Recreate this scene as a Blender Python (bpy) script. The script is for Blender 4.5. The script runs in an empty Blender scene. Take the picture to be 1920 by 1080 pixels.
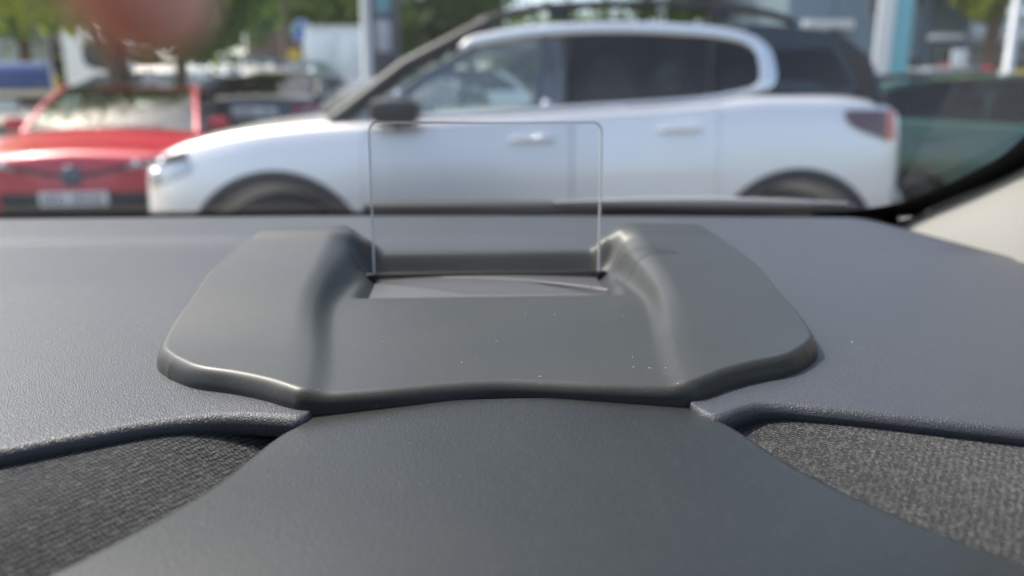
import bpy, bmesh, math, random
import numpy as np
from mathutils import Vector, Matrix

random.seed(7); rng = np.random.default_rng(7)
SC = bpy.context.scene; COL = SC.collection
R = math.radians

# ------------------------------------------------------------------ camera, sky, sun, exposure
EYE = 1.12; PITCH = 13.3; FOC = 1400.0
cd = bpy.data.cameras.new('camera'); cam = bpy.data.objects.new('camera', cd); COL.objects.link(cam)
cam.location = (0, 0, EYE); cam.rotation_euler = (R(90 - PITCH), 0, 0)
cd.sensor_width = 36; cd.lens = FOC / 1920 * 36; cd.clip_start = 0.01; cd.clip_end = 2000
cd.dof.use_dof = True; cd.dof.focus_distance = 0.33; cd.dof.aperture_fstop = 5.0; cd.dof.aperture_blades = 0
SC.camera = cam
SUN_AZ, SUN_EL = 298, 55            # compass bearing from +Y clockwise
w = bpy.data.worlds.new('World'); SC.world = w; w.use_nodes = True
nt = w.node_tree; bg = nt.nodes['Background']
sky = nt.nodes.new('ShaderNodeTexSky'); sky.sky_type = 'NISHITA'; sky.sun_disc = False
sky.sun_elevation = R(SUN_EL); sky.sun_rotation = R(SUN_AZ); sky.dust_density = 4.0; sky.air_density = 0.9; sky.ozone_density = 0.6
nt.links.new(sky.outputs[0], bg.inputs[0]); bg.inputs[1].default_value = 0.15
sd = bpy.data.lights.new('sun', 'SUN'); sun = bpy.data.objects.new('sun', sd); COL.objects.link(sun)
sd.energy = 2.0; sd.angle = R(0.55); sd.color = (1.0, 0.95, 0.88)
az, el = R(SUN_AZ), R(SUN_EL)
tosun = Vector((math.sin(az) * math.cos(el), math.cos(az) * math.cos(el), math.sin(el)))
sun.rotation_euler = tosun.to_track_quat('Z', 'Y').to_euler(); sun.location = tosun * 60
SC.view_settings.view_transform = 'Standard'; SC.view_settings.look = 'None'
SC.view_settings.exposure = 1.2; SC.view_settings.gamma = 1
SC.render.engine = 'CYCLES'
cy = SC.cycles; cy.use_denoising = True; cy.max_bounces = 14; cy.transparent_max_bounces = 24
cy.transmission_bounces = 12; cy.glossy_bounces = 5; cy.diffuse_bounces = 5; cy.sample_clamp_indirect = 6
cy.use_adaptive_sampling = False

# ------------------------------------------------------------------ helpers
cp, sp = math.cos(R(PITCH)), math.sin(R(PITCH))
def ray(u, v):
    x = (u - 960) / FOC; yc = (540 - v) / FOC
    return (x, cp + yc * sp, -sp + yc * cp)
def at(u, v, Y):                     # world point seen at picture position (u, v) standing at distance Y
    d = ray(u, v); t = Y / d[1]
    return Vector((d[0] * t, Y, EYE + d[2] * t))
def pchip(xs, ys):
    xs = np.array(xs, float); ys = np.array(ys, float); h = np.diff(xs); dl = np.diff(ys) / h
    m = np.zeros(len(xs)); m[0] = dl[0]; m[-1] = dl[-1]
    for i in range(1, len(xs) - 1):
        if dl[i-1] * dl[i] > 0:
            a, b = 2*h[i] + h[i-1], h[i] + 2*h[i-1]
            m[i] = (a + b) / (a / dl[i-1] + b / dl[i])
    def f(x):
        x = min(max(x, xs[0]), xs[-1]); i = min(int(np.searchsorted(xs, x, 'right')) - 1, len(h) - 1); i = max(i, 0)
        t = (x - xs[i]) / h[i]; t2, t3 = t*t, t*t*t
        return float((2*t3-3*t2+1)*ys[i] + (t3-2*t2+t)*h[i]*m[i] + (-2*t3+3*t2)*ys[i+1] + (t3-t2)*h[i]*m[i+1])
    return f
def sstep(a, b, x):
    t = min(max((x - a) / (b - a), 0.0), 1.0); return t * t * (3 - 2 * t)
def lerp(a, b, t): return a + (b - a) * t
def smooth_line(pts, n=6, closed=False):
    P = [np.array(p, float) for p in pts]; N = len(P); out = []
    for i in range(N if closed else N - 1):
        p0 = P[(i-1) % N] if closed or i > 0 else P[0]*2 - P[1]
        p1, p2 = P[i], P[(i+1) % N]
        p3 = P[(i+2) % N] if closed or i + 2 < N else P[-1]*2 - P[-2]
        for k in range(n):
            t = k / n
            out.append(0.5*((2*p1)+(-p0+p2)*t+(2*p0-5*p1+4*p2-p3)*t*t+(-p0+3*p1-3*p2+p3)*t**3))
    if not closed: out.append(P[-1])
    return [tuple(q) for q in out]

def obj(name, verts, faces, mat, parent=None, smooth=True, angle=40, mats=None, fmat=None):
    me = bpy.data.meshes.new(name); me.from_pydata([tuple(map(float, v)) for v in verts], [], faces); me.validate()
    if mats:
        for m in mats: me.materials.append(m)
        for p, i in zip(me.polygons, fmat): p.material_index = i
    else: me.materials.append(mat)
    bm = bmesh.new(); bm.from_mesh(me); bmesh.ops.recalc_face_normals(bm, faces=bm.faces); bm.to_mesh(me); bm.free()
    if smooth:
        me.shade_smooth(); me.set_sharp_from_angle(angle=R(angle))
    o = bpy.data.objects.new(name, me); COL.objects.link(o)
    if parent: o.parent = parent
    return o
def tag(o, label, cat=None, group=None, kind=None):
    if label: o['label'] = label
    if cat: o['category'] = cat
    if group: o['group'] = group
    if kind: o['kind'] = kind
    return o
def empty(name, loc=(0, 0, 0), rz=0.0, parent=None):
    o = bpy.data.objects.new(name, None); COL.objects.link(o); o.location = loc; o.rotation_euler = (0, 0, rz)
    o.empty_display_size = 0.1
    if parent: o.parent = parent
    return o
class MB:
    def __init__(s): s.v = []; s.f = []
    def add(s, v, f):
        n = len(s.v); s.v += [tuple(q) for q in v]; s.f += [tuple(i + n for i in q) for q in f]; return s
    def box(s, c, d, rz=0.0, bev=0.0, M=None):
        bm = bmesh.new(); bmesh.ops.create_cube(bm, size=1.0)
        for q in bm.verts: q.co = Vector((q.co.x*d[0], q.co.y*d[1], q.co.z*d[2]))
        if bev > 0: bmesh.ops.bevel(bm, geom=list(bm.edges), offset=bev, segments=2, affect='EDGES', profile=0.5)
        T = Matrix.Translation(Vector(c)) @ (M if M else Matrix.Rotation(rz, 4, 'Z'))
        bm.verts.index_update()
        s.add([T @ q.co for q in bm.verts], [[q.index for q in f.verts] for f in bm.faces]); bm.free(); return s
    def tube(s, pts, rad, seg=10, cap=True):
        P = [Vector(p) for p in pts]; n = len(P)
        if not hasattr(rad, '__len__'): rad = [rad] * n
        V = []; F = []
        up = Vector((0, 0, 1)); prev = None
        for i in range(n):
            t = (P[min(i+1, n-1)] - P[max(i-1, 0)]).normalized()
            if prev is None:
                a = up if abs(t.z) < .9 else Vector((1, 0, 0)); nrm = t.cross(a).normalized()
            else: nrm = (prev - t * prev.dot(t)).normalized()
            prev = nrm; b = t.cross(nrm)
            for k in range(seg):
                an = 2*math.pi*k/seg; V.append(P[i] + (nrm*math.cos(an) + b*math.sin(an)) * rad[i])
        for i in range(n-1):
            for k in range(seg):
                F.append((i*seg+k, i*seg+(k+1) % seg, (i+1)*seg+(k+1) % seg, (i+1)*seg+k))
        if cap: F.append(tuple(range(seg))[::-1]); F.append(tuple((n-1)*seg+k for k in range(seg)))
        return s.add(V, F)
    def lathe(s, prof, seg=24, M=Matrix.Identity(4)):    # profile (radius, height) about local z
        V = []; F = []; n = len(prof)
        for k in range(seg):
            an = 2*math.pi*k/seg
            for r, z in prof: V.append(M @ Vector((r*math.cos(an), r*math.sin(an), z)))
        for k in range(seg):
            for i in range(n-1):
                F.append((k*n+i, ((k+1) % seg)*n+i, ((k+1) % seg)*n+i+1, k*n+i+1))
        return s.add(V, F)
    def prism(s, pts, d):                             # polygon of 3-D points pushed by vector d
        n = len(pts); d = Vector(d)
        V = [Vector(p) for p in pts] + [Vector(p) + d for p in pts]
        F = [tuple(range(n)), tuple(range(2*n-1, n-1, -1))] + [(i, (i+1) % n, n+(i+1) % n, n+i) for i in range(n)]
        return s.add(V, F)
    def grid(s, fn, nu, nv):
        V = [fn(i/nu, j/nv) for j in range(nv+1) for i in range(nu+1)]
        F = [(j*(nu+1)+i, j*(nu+1)+i+1, (j+1)*(nu+1)+i+1, (j+1)*(nu+1)+i) for j in range(nv) for i in range(nu)]
        return s.add(V, F)
    def slab(s, fn, fin, nu, nv):                     # closed plate between an outer and an inner surface
        n0 = len(s.v); s.grid(fn, nu, nv); n1 = len(s.v)
        V = [fin(i/nu, j/nv) for j in range(nv+1) for i in range(nu+1)]
        F = [(j*(nu+1)+i, (j+1)*(nu+1)+i, (j+1)*(nu+1)+i+1, j*(nu+1)+i+1) for j in range(nv) for i in range(nu)]
        s.add(V, F); w_ = nu + 1
        ring = [i for i in range(nu)] + [j*w_+nu for j in range(nv)] + [nv*w_+i for i in range(nu, 0, -1)] + [j*w_ for j in range(nv, 0, -1)]
        for a, b in zip(ring, ring[1:] + ring[:1]): s.f.append((n0+a, n0+b, n1+b, n1+a))
        return s
    def build(s, name, mat, parent=None, smooth=True, angle=40): return obj(name, s.v, s.f, mat, parent, smooth, angle)

# ------------------------------------------------------------------ materials
def new_mat(name):
    m = bpy.data.materials.new(name); m.use_nodes = True
    return m, m.node_tree, m.node_tree.nodes['Principled BSDF'], m.node_tree.nodes, m.node_tree.links
def pmat(name, col, rough=0.5, metal=0.0, coat=0.0, spec=0.5, vary=0.0, vscale=8.0, bump=0.0, bscale=200.0, emit=None, sheen=0.0):
    m, t, b, n, l = new_mat(name)
    b.inputs['Base Color'].default_value = (*col, 1); b.inputs['Roughness'].default_value = rough
    b.inputs['Metallic'].default_value = metal; b.inputs['Coat Weight'].default_value = coat; b.inputs['Coat Roughness'].default_value = 0.02
    b.inputs['Specular IOR Level'].default_value = spec
    if sheen: b.inputs['Sheen Weight'].default_value = sheen; b.inputs['Sheen Roughness'].default_value = 0.5
    tc = n.new('ShaderNodeTexCoord')
    if vary:
        no = n.new('ShaderNodeTexNoise'); no.inputs['Scale'].default_value = vscale; no.inputs['Detail'].default_value = 5
        l.new(tc.outputs['Object'], no.inputs['Vector'])
        mx = n.new('ShaderNodeMix'); mx.data_type = 'RGBA'
        mx.inputs[6].default_value = (*[c*(1-vary) for c in col], 1); mx.inputs[7].default_value = (*[min(1, c*(1+vary)) for c in col], 1)
        l.new(no.outputs[0], mx.inputs[0]); l.new(mx.outputs[2], b.inputs['Base Color'])
    if bump:
        nb = n.new('ShaderNodeTexNoise'); nb.inputs['Scale'].default_value = bscale; nb.inputs['Detail'].default_value = 3
        l.new(tc.outputs['Object'], nb.inputs['Vector'])
        bp = n.new('ShaderNodeBump'); bp.inputs['Strength'].default_value = bump; bp.inputs['Distance'].default_value = 0.0006
        l.new(nb.outputs[0], bp.inputs['Height']); l.new(bp.outputs[0], b.inputs['Normal'])
    if emit: b.inputs['Emission Color'].default_value = (*emit, 1); b.inputs['Emission Strength'].default_value = 1
    return m
def glass_mat(name, tint, f0=0.04, rough=0.0, refl=1.0, film=0.0):          # thin pane: clear tint plus a Fresnel mirror
    m, t, b, n, l = new_mat(name); n.remove(b)
    lw = n.new('ShaderNodeLayerWeight'); pw = n.new('ShaderNodeMath'); pw.operation = 'POWER'; pw.inputs[1].default_value = 5
    ma = n.new('ShaderNodeMath'); ma.operation = 'MULTIPLY_ADD'; ma.inputs[1].default_value = (1 - f0)*refl; ma.inputs[2].default_value = f0
    l.new(lw.outputs['Facing'], pw.inputs[0]); l.new(pw.outputs[0], ma.inputs[0])
    lw.inputs[0].default_value = 0.5
    tr = n.new('ShaderNodeBsdfTransparent'); tr.inputs[0].default_value = (*tint, 1)
    gl = n.new('ShaderNodeBsdfGlossy'); gl.inputs['Roughness'].default_value = rough
    mx = n.new('ShaderNodeMixShader'); l.new(ma.outputs[0], mx.inputs[0]); l.new(tr.outputs[0], mx.inputs[1]); l.new(gl.outputs[0], mx.inputs[2])
    if film:                                          # thin film of dust that scatters a little light
        tl = n.new('ShaderNodeBsdfTranslucent'); tl.inputs[0].default_value = (.9, .9, .88, 1); tc = n.new('ShaderNodeTexCoord')
        no = n.new('ShaderNodeTexNoise'); no.inputs['Scale'].default_value = 7; no.inputs['Detail'].default_value = 6; l.new(tc.outputs['Object'], no.inputs['Vector'])
        mr = n.new('ShaderNodeMapRange'); mr.inputs['From Min'].default_value = .3; mr.inputs['From Max'].default_value = .7; mr.inputs['To Min'].default_value = film*.5; mr.inputs['To Max'].default_value = film*1.5; l.new(no.outputs[0], mr.inputs[0])
        m2 = n.new('ShaderNodeMixShader'); l.new(mr.outputs[0], m2.inputs[0]); l.new(mx.outputs[0], m2.inputs[1]); l.new(tl.outputs[0], m2.inputs[2]); mx = m2
    l.new(mx.outputs[0], n['Material Output'].inputs['Surface'])
    return m

def leather_mat():
    m, t, b, n, l = new_mat('grained_soft_plastic'); tc = n.new('ShaderNodeTexCoord')
    mp = n.new('ShaderNodeMapping'); mp.inputs['Scale'].default_value = (1.0, 0.72, 1.0); l.new(tc.outputs['Object'], mp.inputs[0])
    no = n.new('ShaderNodeTexNoise'); no.inputs['Scale'].default_value = 900; no.inputs['Detail'].default_value = 2; l.new(mp.outputs[0], no.inputs['Vector'])
    mixv = n.new('ShaderNodeMix'); mixv.data_type = 'VECTOR'; mixv.inputs[0].default_value = 0.0012
    l.new(mp.outputs[0], mixv.inputs[4]); l.new(no.outputs['Color'], mixv.inputs[5])
    vo = n.new('ShaderNodeTexVoronoi'); vo.feature = 'DISTANCE_TO_EDGE'; vo.inputs['Scale'].default_value = 950; l.new(mixv.outputs[1], vo.inputs['Vector'])
    cr = n.new('ShaderNodeValToRGB'); cr.color_ramp.elements[0].position = 0.02; cr.color_ramp.elements[1].position = 0.32; l.new(vo.outputs[0], cr.inputs[0])
    n2 = n.new('ShaderNodeTexNoise'); n2.inputs['Scale'].default_value = 260; n2.inputs['Detail'].default_value = 3; l.new(tc.outputs['Object'], n2.inputs['Vector'])
    ad = n.new('ShaderNodeMath'); ad.operation = 'MULTIPLY_ADD'; ad.inputs[1].default_value = 0.5; l.new(n2.outputs[0], ad.inputs[0]); l.new(cr.outputs[0], ad.inputs[2])
    bp = n.new('ShaderNodeBump'); bp.inputs['Strength'].default_value = 0.75; bp.inputs['Distance'].default_value = 0.00016
    l.new(ad.outputs[0], bp.inputs['Height']); l.new(bp.outputs[0], b.inputs['Normal'])
    n3 = n.new('ShaderNodeTexNoise'); n3.inputs['Scale'].default_value = 9; n3.inputs['Detail'].default_value = 6; l.new(tc.outputs['Object'], n3.inputs['Vector'])
    mr = n.new('ShaderNodeMapRange'); mr.inputs['To Min'].default_value = 0.36; mr.inputs['To Max'].default_value = 0.52; l.new(n3.outputs[0], mr.inputs[0])
    l.new(mr.outputs[0], b.inputs['Roughness'])
    mx = n.new('ShaderNodeMix'); mx.data_type = 'RGBA'; mx.inputs[6].default_value = (.054, .059, .072, 1); mx.inputs[7].default_value = (.070, .076, .090, 1)
    l.new(cr.outputs[0], mx.inputs[0]); l.new(mx.outputs[2], b.inputs['Base Color'])
    return m
def fabric_mat():
    m, t, b, n, l = new_mat('melange_fabric'); tc = n.new('ShaderNodeTexCoord')
    mp = n.new('ShaderNodeMapping'); mp.inputs['Rotation'].default_value = (0, 0, R(38)); l.new(tc.outputs['Object'], mp.inputs[0])
    def wave(ax, sc):
        wv = n.new('ShaderNodeTexWave'); wv.bands_direction = ax; wv.inputs['Scale'].default_value = sc
        wv.inputs['Distortion'].default_value = 3.5; wv.inputs['Detail'].default_value = 1; wv.inputs['Detail Scale'].default_value = 3
        l.new(mp.outputs[0], wv.inputs['Vector']); return wv
    a = wave('X', 125); c = wave('Y', 200)
    mu = n.new('ShaderNodeMath'); mu.operation = 'MULTIPLY'; l.new(a.outputs['Fac'], mu.inputs[0]); l.new(c.outputs['Fac'], mu.inputs[1])
    no = n.new('ShaderNodeTexNoise'); no.inputs['Scale'].default_value = 560; no.inputs['Detail'].default_value = 4; no.inputs['Roughness'].default_value = .7
    mp2 = n.new('ShaderNodeMapping'); mp2.inputs['Scale'].default_value = (1, .6, 1); l.new(mp.outputs[0], mp2.inputs[0]); l.new(mp2.outputs[0], no.inputs['Vector'])
    cr = n.new('ShaderNodeValToRGB'); e = cr.color_ramp.elements
    e[0].position = .36; e[0].color = (.009, .009, .010, 1); e[1].position = .68; e[1].color = (.085, .086, .087, 1)
    x = e.new(.5); x.color = (.017, .018, .019, 1)
    l.new(no.outputs[0], cr.inputs[0])
    mx = n.new('ShaderNodeMix'); mx.data_type = 'RGBA'; mx.blend_type = 'MULTIPLY'; mx.inputs[0].default_value = .25
    l.new(cr.outputs[0], mx.inputs[6])
    g = n.new('ShaderNodeMapRange'); g.inputs['To Min'].default_value = .45; g.inputs['To Max'].default_value = 1.7; l.new(mu.outputs[0], g.inputs[0])
    l.new(g.outputs[0], mx.inputs[7]); l.new(mx.outputs[2], b.inputs['Base Color'])
    ad = n.new('ShaderNodeMath'); ad.operation = 'ADD'; l.new(mu.outputs[0], ad.inputs[0]); l.new(no.outputs[0], ad.inputs[1])
    bp = n.new('ShaderNodeBump'); bp.inputs['Strength'].default_value = 1; bp.inputs['Distance'].default_value = .0007
    l.new(ad.outputs[0], bp.inputs['Height']); l.new(bp.outputs[0], b.inputs['Normal'])
    b.inputs['Roughness'].default_value = .9; b.inputs['Sheen Weight'].default_value = .25; b.inputs['Specular IOR Level'].default_value = .2
    return m
def satin_mat(name, col, rough, bs, bst):
    m, t, b, n, l = new_mat(name); tc = n.new('ShaderNodeTexCoord')
    no = n.new('ShaderNodeTexNoise'); no.inputs['Scale'].default_value = bs; no.inputs['Detail'].default_value = 2; l.new(tc.outputs['Object'], no.inputs['Vector'])
    bp = n.new('ShaderNodeBump'); bp.inputs['Strength'].default_value = bst; bp.inputs['Distance'].default_value = .0002
    l.new(no.outputs[0], bp.inputs['Height']); l.new(bp.outputs[0], b.inputs['Normal'])
    n3 = n.new('ShaderNodeTexNoise'); n3.inputs['Scale'].default_value = 14; n3.inputs['Detail'].default_value = 7; l.new(tc.outputs['Object'], n3.inputs['Vector'])
    mr = n.new('ShaderNodeMapRange'); mr.inputs['From Min'].default_value = .3; mr.inputs['From Max'].default_value = .7
    mr.inputs['To Min'].default_value = rough - .05; mr.inputs['To Max'].default_value = rough + .08; l.new(n3.outputs[0], mr.inputs[0]); l.new(mr.outputs[0], b.inputs['Roughness'])
    dn = n.new('ShaderNodeTexNoise'); dn.inputs['Scale'].default_value = 1900; dn.inputs['Detail'].default_value = 0; l.new(tc.outputs['Object'], dn.inputs['Vector'])
    dm = n.new('ShaderNodeMapRange'); dm.inputs['From Min'].default_value = .73; dm.inputs['From Max'].default_value = .80; dm.inputs['To Max'].default_value = .2; l.new(dn.outputs[0], dm.inputs[0])
    mx = n.new('ShaderNodeMix'); mx.data_type = 'RGBA'; mx.inputs[6].default_value = (*col, 1); mx.inputs[7].default_value = (.45, .45, .44, 1)
    l.new(dm.outputs[0], mx.inputs[0]); l.new(mx.outputs[2], b.inputs['Base Color'])
    return m
def frit_mat():                                       # printed ceramic: dots thinning out towards the clear glass (UV v = 0 edge .. 1 clear)
    m, t, b, n, l = new_mat('dotted_ceramic_print'); tc = n.new('ShaderNodeTexCoord')
    mp = n.new('ShaderNodeMapping'); mp.inputs['Rotation'].default_value = (0, 0, R(45)); mp.inputs['Scale'].default_value = (420, 420, 0); l.new(tc.outputs['Object'], mp.inputs[0])
    vo = n.new('ShaderNodeTexVoronoi'); vo.inputs['Randomness'].default_value = 0; vo.inputs['Scale'].default_value = 1; l.new(mp.outputs[0], vo.inputs['Vector'])
    gt = n.new('ShaderNodeMath'); gt.operation = 'LESS_THAN'; gt.inputs[1].default_value = .40; l.new(vo.outputs['Distance'], gt.inputs[0])
    tr = n.new('ShaderNodeBsdfTransparent'); mx = n.new('ShaderNodeMixShader')
    l.new(gt.outputs[0], mx.inputs[0]); l.new(tr.outputs[0], mx.inputs[1]); l.new(b.outputs[0], mx.inputs[2]); l.new(mx.outputs[0], n['Material Output'].inputs['Surface'])
    b.inputs['Base Color'].default_value = (.01, .01, .012, 1); b.inputs['Roughness'].default_value = .5
    return m
def skin_mat():
    m = pmat('skin', (.90, .56, .43), .5, vary=.06, vscale=60); q = m.node_tree.nodes['Principled BSDF']
    q.inputs['Subsurface Weight'].default_value = 1; q.inputs['Subsurface Scale'].default_value = .03; q.inputs['Subsurface Radius'].default_value = (1, .35, .2); return m
def leaf_mat(name, a, c):
    m, t, b, n, l = new_mat(name); tc = n.new('ShaderNodeTexCoord')
    no = n.new('ShaderNodeTexNoise'); no.inputs['Scale'].default_value = 1.1; no.inputs['Detail'].default_value = 6; l.new(tc.outputs['Object'], no.inputs['Vector'])
    cr = n.new('ShaderNodeValToRGB'); cr.color_ramp.elements[0].position = .35; cr.color_ramp.elements[1].position = .65
    cr.color_ramp.elements[0].color = (*a, 1); cr.color_ramp.elements[1].color = (*c, 1); l.new(no.outputs[0], cr.inputs[0])
    l.new(cr.outputs[0], b.inputs['Base Color']); b.inputs['Roughness'].default_value = .5
    tl = n.new('ShaderNodeBsdfTranslucent'); l.new(cr.outputs[0], tl.inputs[0])
    mx = n.new('ShaderNodeMixShader'); mx.inputs[0].default_value = .5; l.new(b.outputs[0], mx.inputs[1]); l.new(tl.outputs[0], mx.inputs[2])
    l.new(mx.outputs[0], n['Material Output'].inputs['Surface']); return m
def brick_mat(name, c1, c2):
    m, t, b, n, l = new_mat(name); tc = n.new('ShaderNodeTexCoord')
    br = n.new('ShaderNodeTexBrick'); br.inputs['Scale'].default_value = 4; br.inputs['Color1'].default_value = (*c1, 1); br.inputs['Color2'].default_value = (*c2, 1)
    br.inputs['Mortar'].default_value = (.3, .28, .26, 1)
    mp = n.new('ShaderNodeMapping'); mp.inputs['Rotation'].default_value = (R(90), 0, 0); l.new(tc.outputs['Object'], mp.inputs[0]); l.new(mp.outputs[0], br.inputs['Vector'])
    l.new(br.outputs[0], b.inputs['Base Color']); b.inputs['Roughness'].default_value = .85; return m

M = dict(
    pad=leather_mat(), fabric=fabric_mat(),
    hud=satin_mat('satin_charcoal_plastic', (.040, .043, .043), .41, 2200, .12),
    cowl=satin_mat('fine_grained_charcoal_plastic', (.022, .025, .026), .38, 1000, 1.0),
    hudin=pmat('grey_projector_plastic', (.11, .11, .115), .4), hudlight=pmat('pale_grey_plastic', (.30, .30, .30), .35),
    black=pmat('black_plastic', (.012, .012, .014), .5), rubber=pmat('black_rubber', (.014, .014, .015), .75),
    frit=pmat('black_ceramic_print', (.006, .006, .007), .35), fritdots=frit_mat(),
    beige=pmat('beige_trim', (.235, .23, .215), .75, bump=.3, bscale=900), headliner=pmat('pale_headliner', (.30, .29, .28), .9),
    screen=glass_mat('windscreen_glass', (.90, .935, .925), film=.007), combiner=glass_mat('combiner_glass', (.885, .89, .90), .06, film=.015),
    combedge=pmat('combiner_lit_edge', (.92, .95, .96), .25), wiper=pmat('grey_wiper_metal', (.3, .3, .31), .4, .2),
    lint=pmat('lint', (.75, .75, .74), .8), ownpaint=pmat('dark_bonnet_paint', (.03, .03, .035), .3, .2, 1),
    skin=skin_mat(), sleeve=pmat('navy_sleeve_cloth', (.03, .04, .07), .9, sheen=.3),
    nail=pmat('fingernail', (.6, .36, .29), .3),
    silver=pmat('silver_car_paint', (.90, .855, .815), .32, .5, .8), silverlite=pmat('satin_silver_trim', (.86, .85, .82), .25, .75),
    red=pmat('red_car_paint', (.50, .008, .034), .3, .1, .7), blackpaint=pmat('black_car_paint', (.01, .011, .014), .2, .1, 1),
    greenpaint=pmat('dark_green_car_paint', (.028, .085, .052), .3, .1, 1), greypaint=pmat('grey_car_paint', (.33, .34, .35), .3, .5, 1),
    whitepaint=pmat('white_car_paint', (.86, .86, .83), .3, 0, 1), bluepaint=pmat('pale_blue_car_paint', (.25, .42, .52), .3, .2, 1),
    darkblue=pmat('dark_blue_car_paint', (.02, .035, .07), .25, .3, 1), gunmetal=pmat('gunmetal_car_paint', (.12, .125, .13), .3, .5, 1),
    cladding=pmat('grey_black_cladding', (.018, .018, .02), .8), cabin=pmat('dark_cabin_trim', (.22, .22, .21), .8), seat=pmat('charcoal_seat_cloth', (.09, .09, .09), .9),
    clear=glass_mat('clear_car_glass', (.88, .95, .91), .17), tinted=glass_mat('tinted_car_glass', (.16, .18, .19), .05), laminated=glass_mat('windscreen_car_glass', (.62, .72, .69), .15),
    chrome=pmat('chrome', (.85, .85, .86), .06, 1), tyre=pmat('tyre_rubber', (.018, .018, .019), .8), rim=pmat('alloy_rim', (.5, .5, .52), .3, .9),
    lamp=pmat('headlight_lens', (.55, .58, .6), .08, .3, 1), taillamp=pmat('dark_red_tail_lens', (.09, .01, .02), .12, 0, 1), orange=pmat('orange_lens', (.65, .12, .03), .15, 0, 1),
    redlamp=pmat('red_tail_lens', (.35, .01, .02), .12, 0, 1), plate=pmat('white_number_plate', (.8, .8, .78), .4), plateyellow=pmat('yellow_number_plate', (.8, .55, .06), .4), ink=pmat('black_ink', (.012, .012, .012), .6),
    badge=pmat('blue_black_badge', (.02, .05, .1), .15, .2, 1), teal=glass_mat('teal_sun_strip', (.1, .55, .48), .1),
    asphalt=pmat('asphalt', (.12, .117, .11), .9, vary=.3, vscale=3), paving=pmat('pale_concrete_paving', (.36, .34, .29), .9, vary=.18, vscale=2),
    line=pmat('white_road_paint', (.75, .75, .73), .7, vary=.1), bark=pmat('brown_bark', (.13, .085, .06), .9, vary=.4, vscale=9),
    leafy=leaf_mat('yellow_green_leaves', (.19, .25, .012), (.44, .49, .03)), leafg=leaf_mat('green_leaves', (.07, .17, .010), (.22, .37, .025)), leafd=leaf_mat('dark_green_leaves', (.055, .115, .016), (.17, .25, .035)),
    bluebed=pmat('blue_truck_paint', (.02, .055, .19), .4, vary=.1), cream=pmat('cream_paint', (.62, .56, .4), .5), yellow=pmat('yellow_paint', (.75, .52, .05), .5),
    panelw=pmat('pale_grey_cladding', (.48, .52, .53), .5, vary=.06, vscale=1), clad=pmat('blue_grey_cladding', (.20, .27, .315), .45, .1, vary=.05, vscale=.4), claddark=pmat('dark_blue_grey_cladding', (.09, .13, .16), .5),
    brick=brick_mat('brown_brick', (.22, .12, .085), (.28, .16, .11)), win=pmat('dark_window_glass', (.02, .03, .035), .06, 0, .5), frame=pmat('grey_window_frame', (.3, .31, .32), .4),
    white=pmat('white_paint', (.8, .8, .78), .5), cyan=pmat('pale_cyan_panel', (.2, .5, .56), .45), post=pmat('dark_grey_post', (.10, .10, .115), .5), steel=pmat('galvanised_steel', (.55, .56, .56), .45, .5),
    signblue=pmat('blue_sign', (.04, .14, .5), .4), redsign=pmat('red_board', (.65, .07, .06), .5), poster=pmat('pale_poster', (.6, .58, .62), .6), postercyan=pmat('cyan_poster', (.2, .42, .48), .6), mauve=pmat('soft_blue_board', (.28, .33, .55), .6),
)

# ------------------------------------------------------------------ ground
def gz(y): return 1.28 * sstep(7.5, 27, y) * 1.0 + max(0, min(y, 120) - 27) * .012
ys_ = list(np.linspace(-30, 6, 7)) + list(np.linspace(7.5, 27, 27)) + [40, 70, 120, 300, 900]
xs_ = [-700, -120, -40, -20, -10, 0, 10, 20, 40, 120, 700]
gv = [(x, y, gz(y)) for y in ys_ for x in xs_]
gf = [(j*11+i, j*11+i+1, (j+1)*11+i+1, (j+1)*11+i) for j in range(len(ys_)-1) for i in range(10)]
tag(obj('ground', gv, gf, M['asphalt']), 'dark tarmac of the car park', kind='structure')
pv = [(x, y, gz(y) + .006) for y in np.linspace(7.0, 26, 30) for x in (-22, -5.6)]
tag(obj('pavement', pv, [(2*i, 2*i+1, 2*i+3, 2*i+2) for i in range(29)], M['paving']), 'pale concrete paving behind the red car', kind='structure')

# ------------------------------------------------------------------ the car the photograph is taken from
YAW = R(3.4)
car = empty('car', (0, 0, 0), YAW)
tag(car, 'car cabin in the foreground with charcoal dashboard, head-up display and curved windscreen', 'car')
def hd(y): return EYE - (.112 + .04 * max(0, .5 - y))            # dashboard top level
HX = .0125                                                        # centre of the head-up display

dash = None
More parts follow.
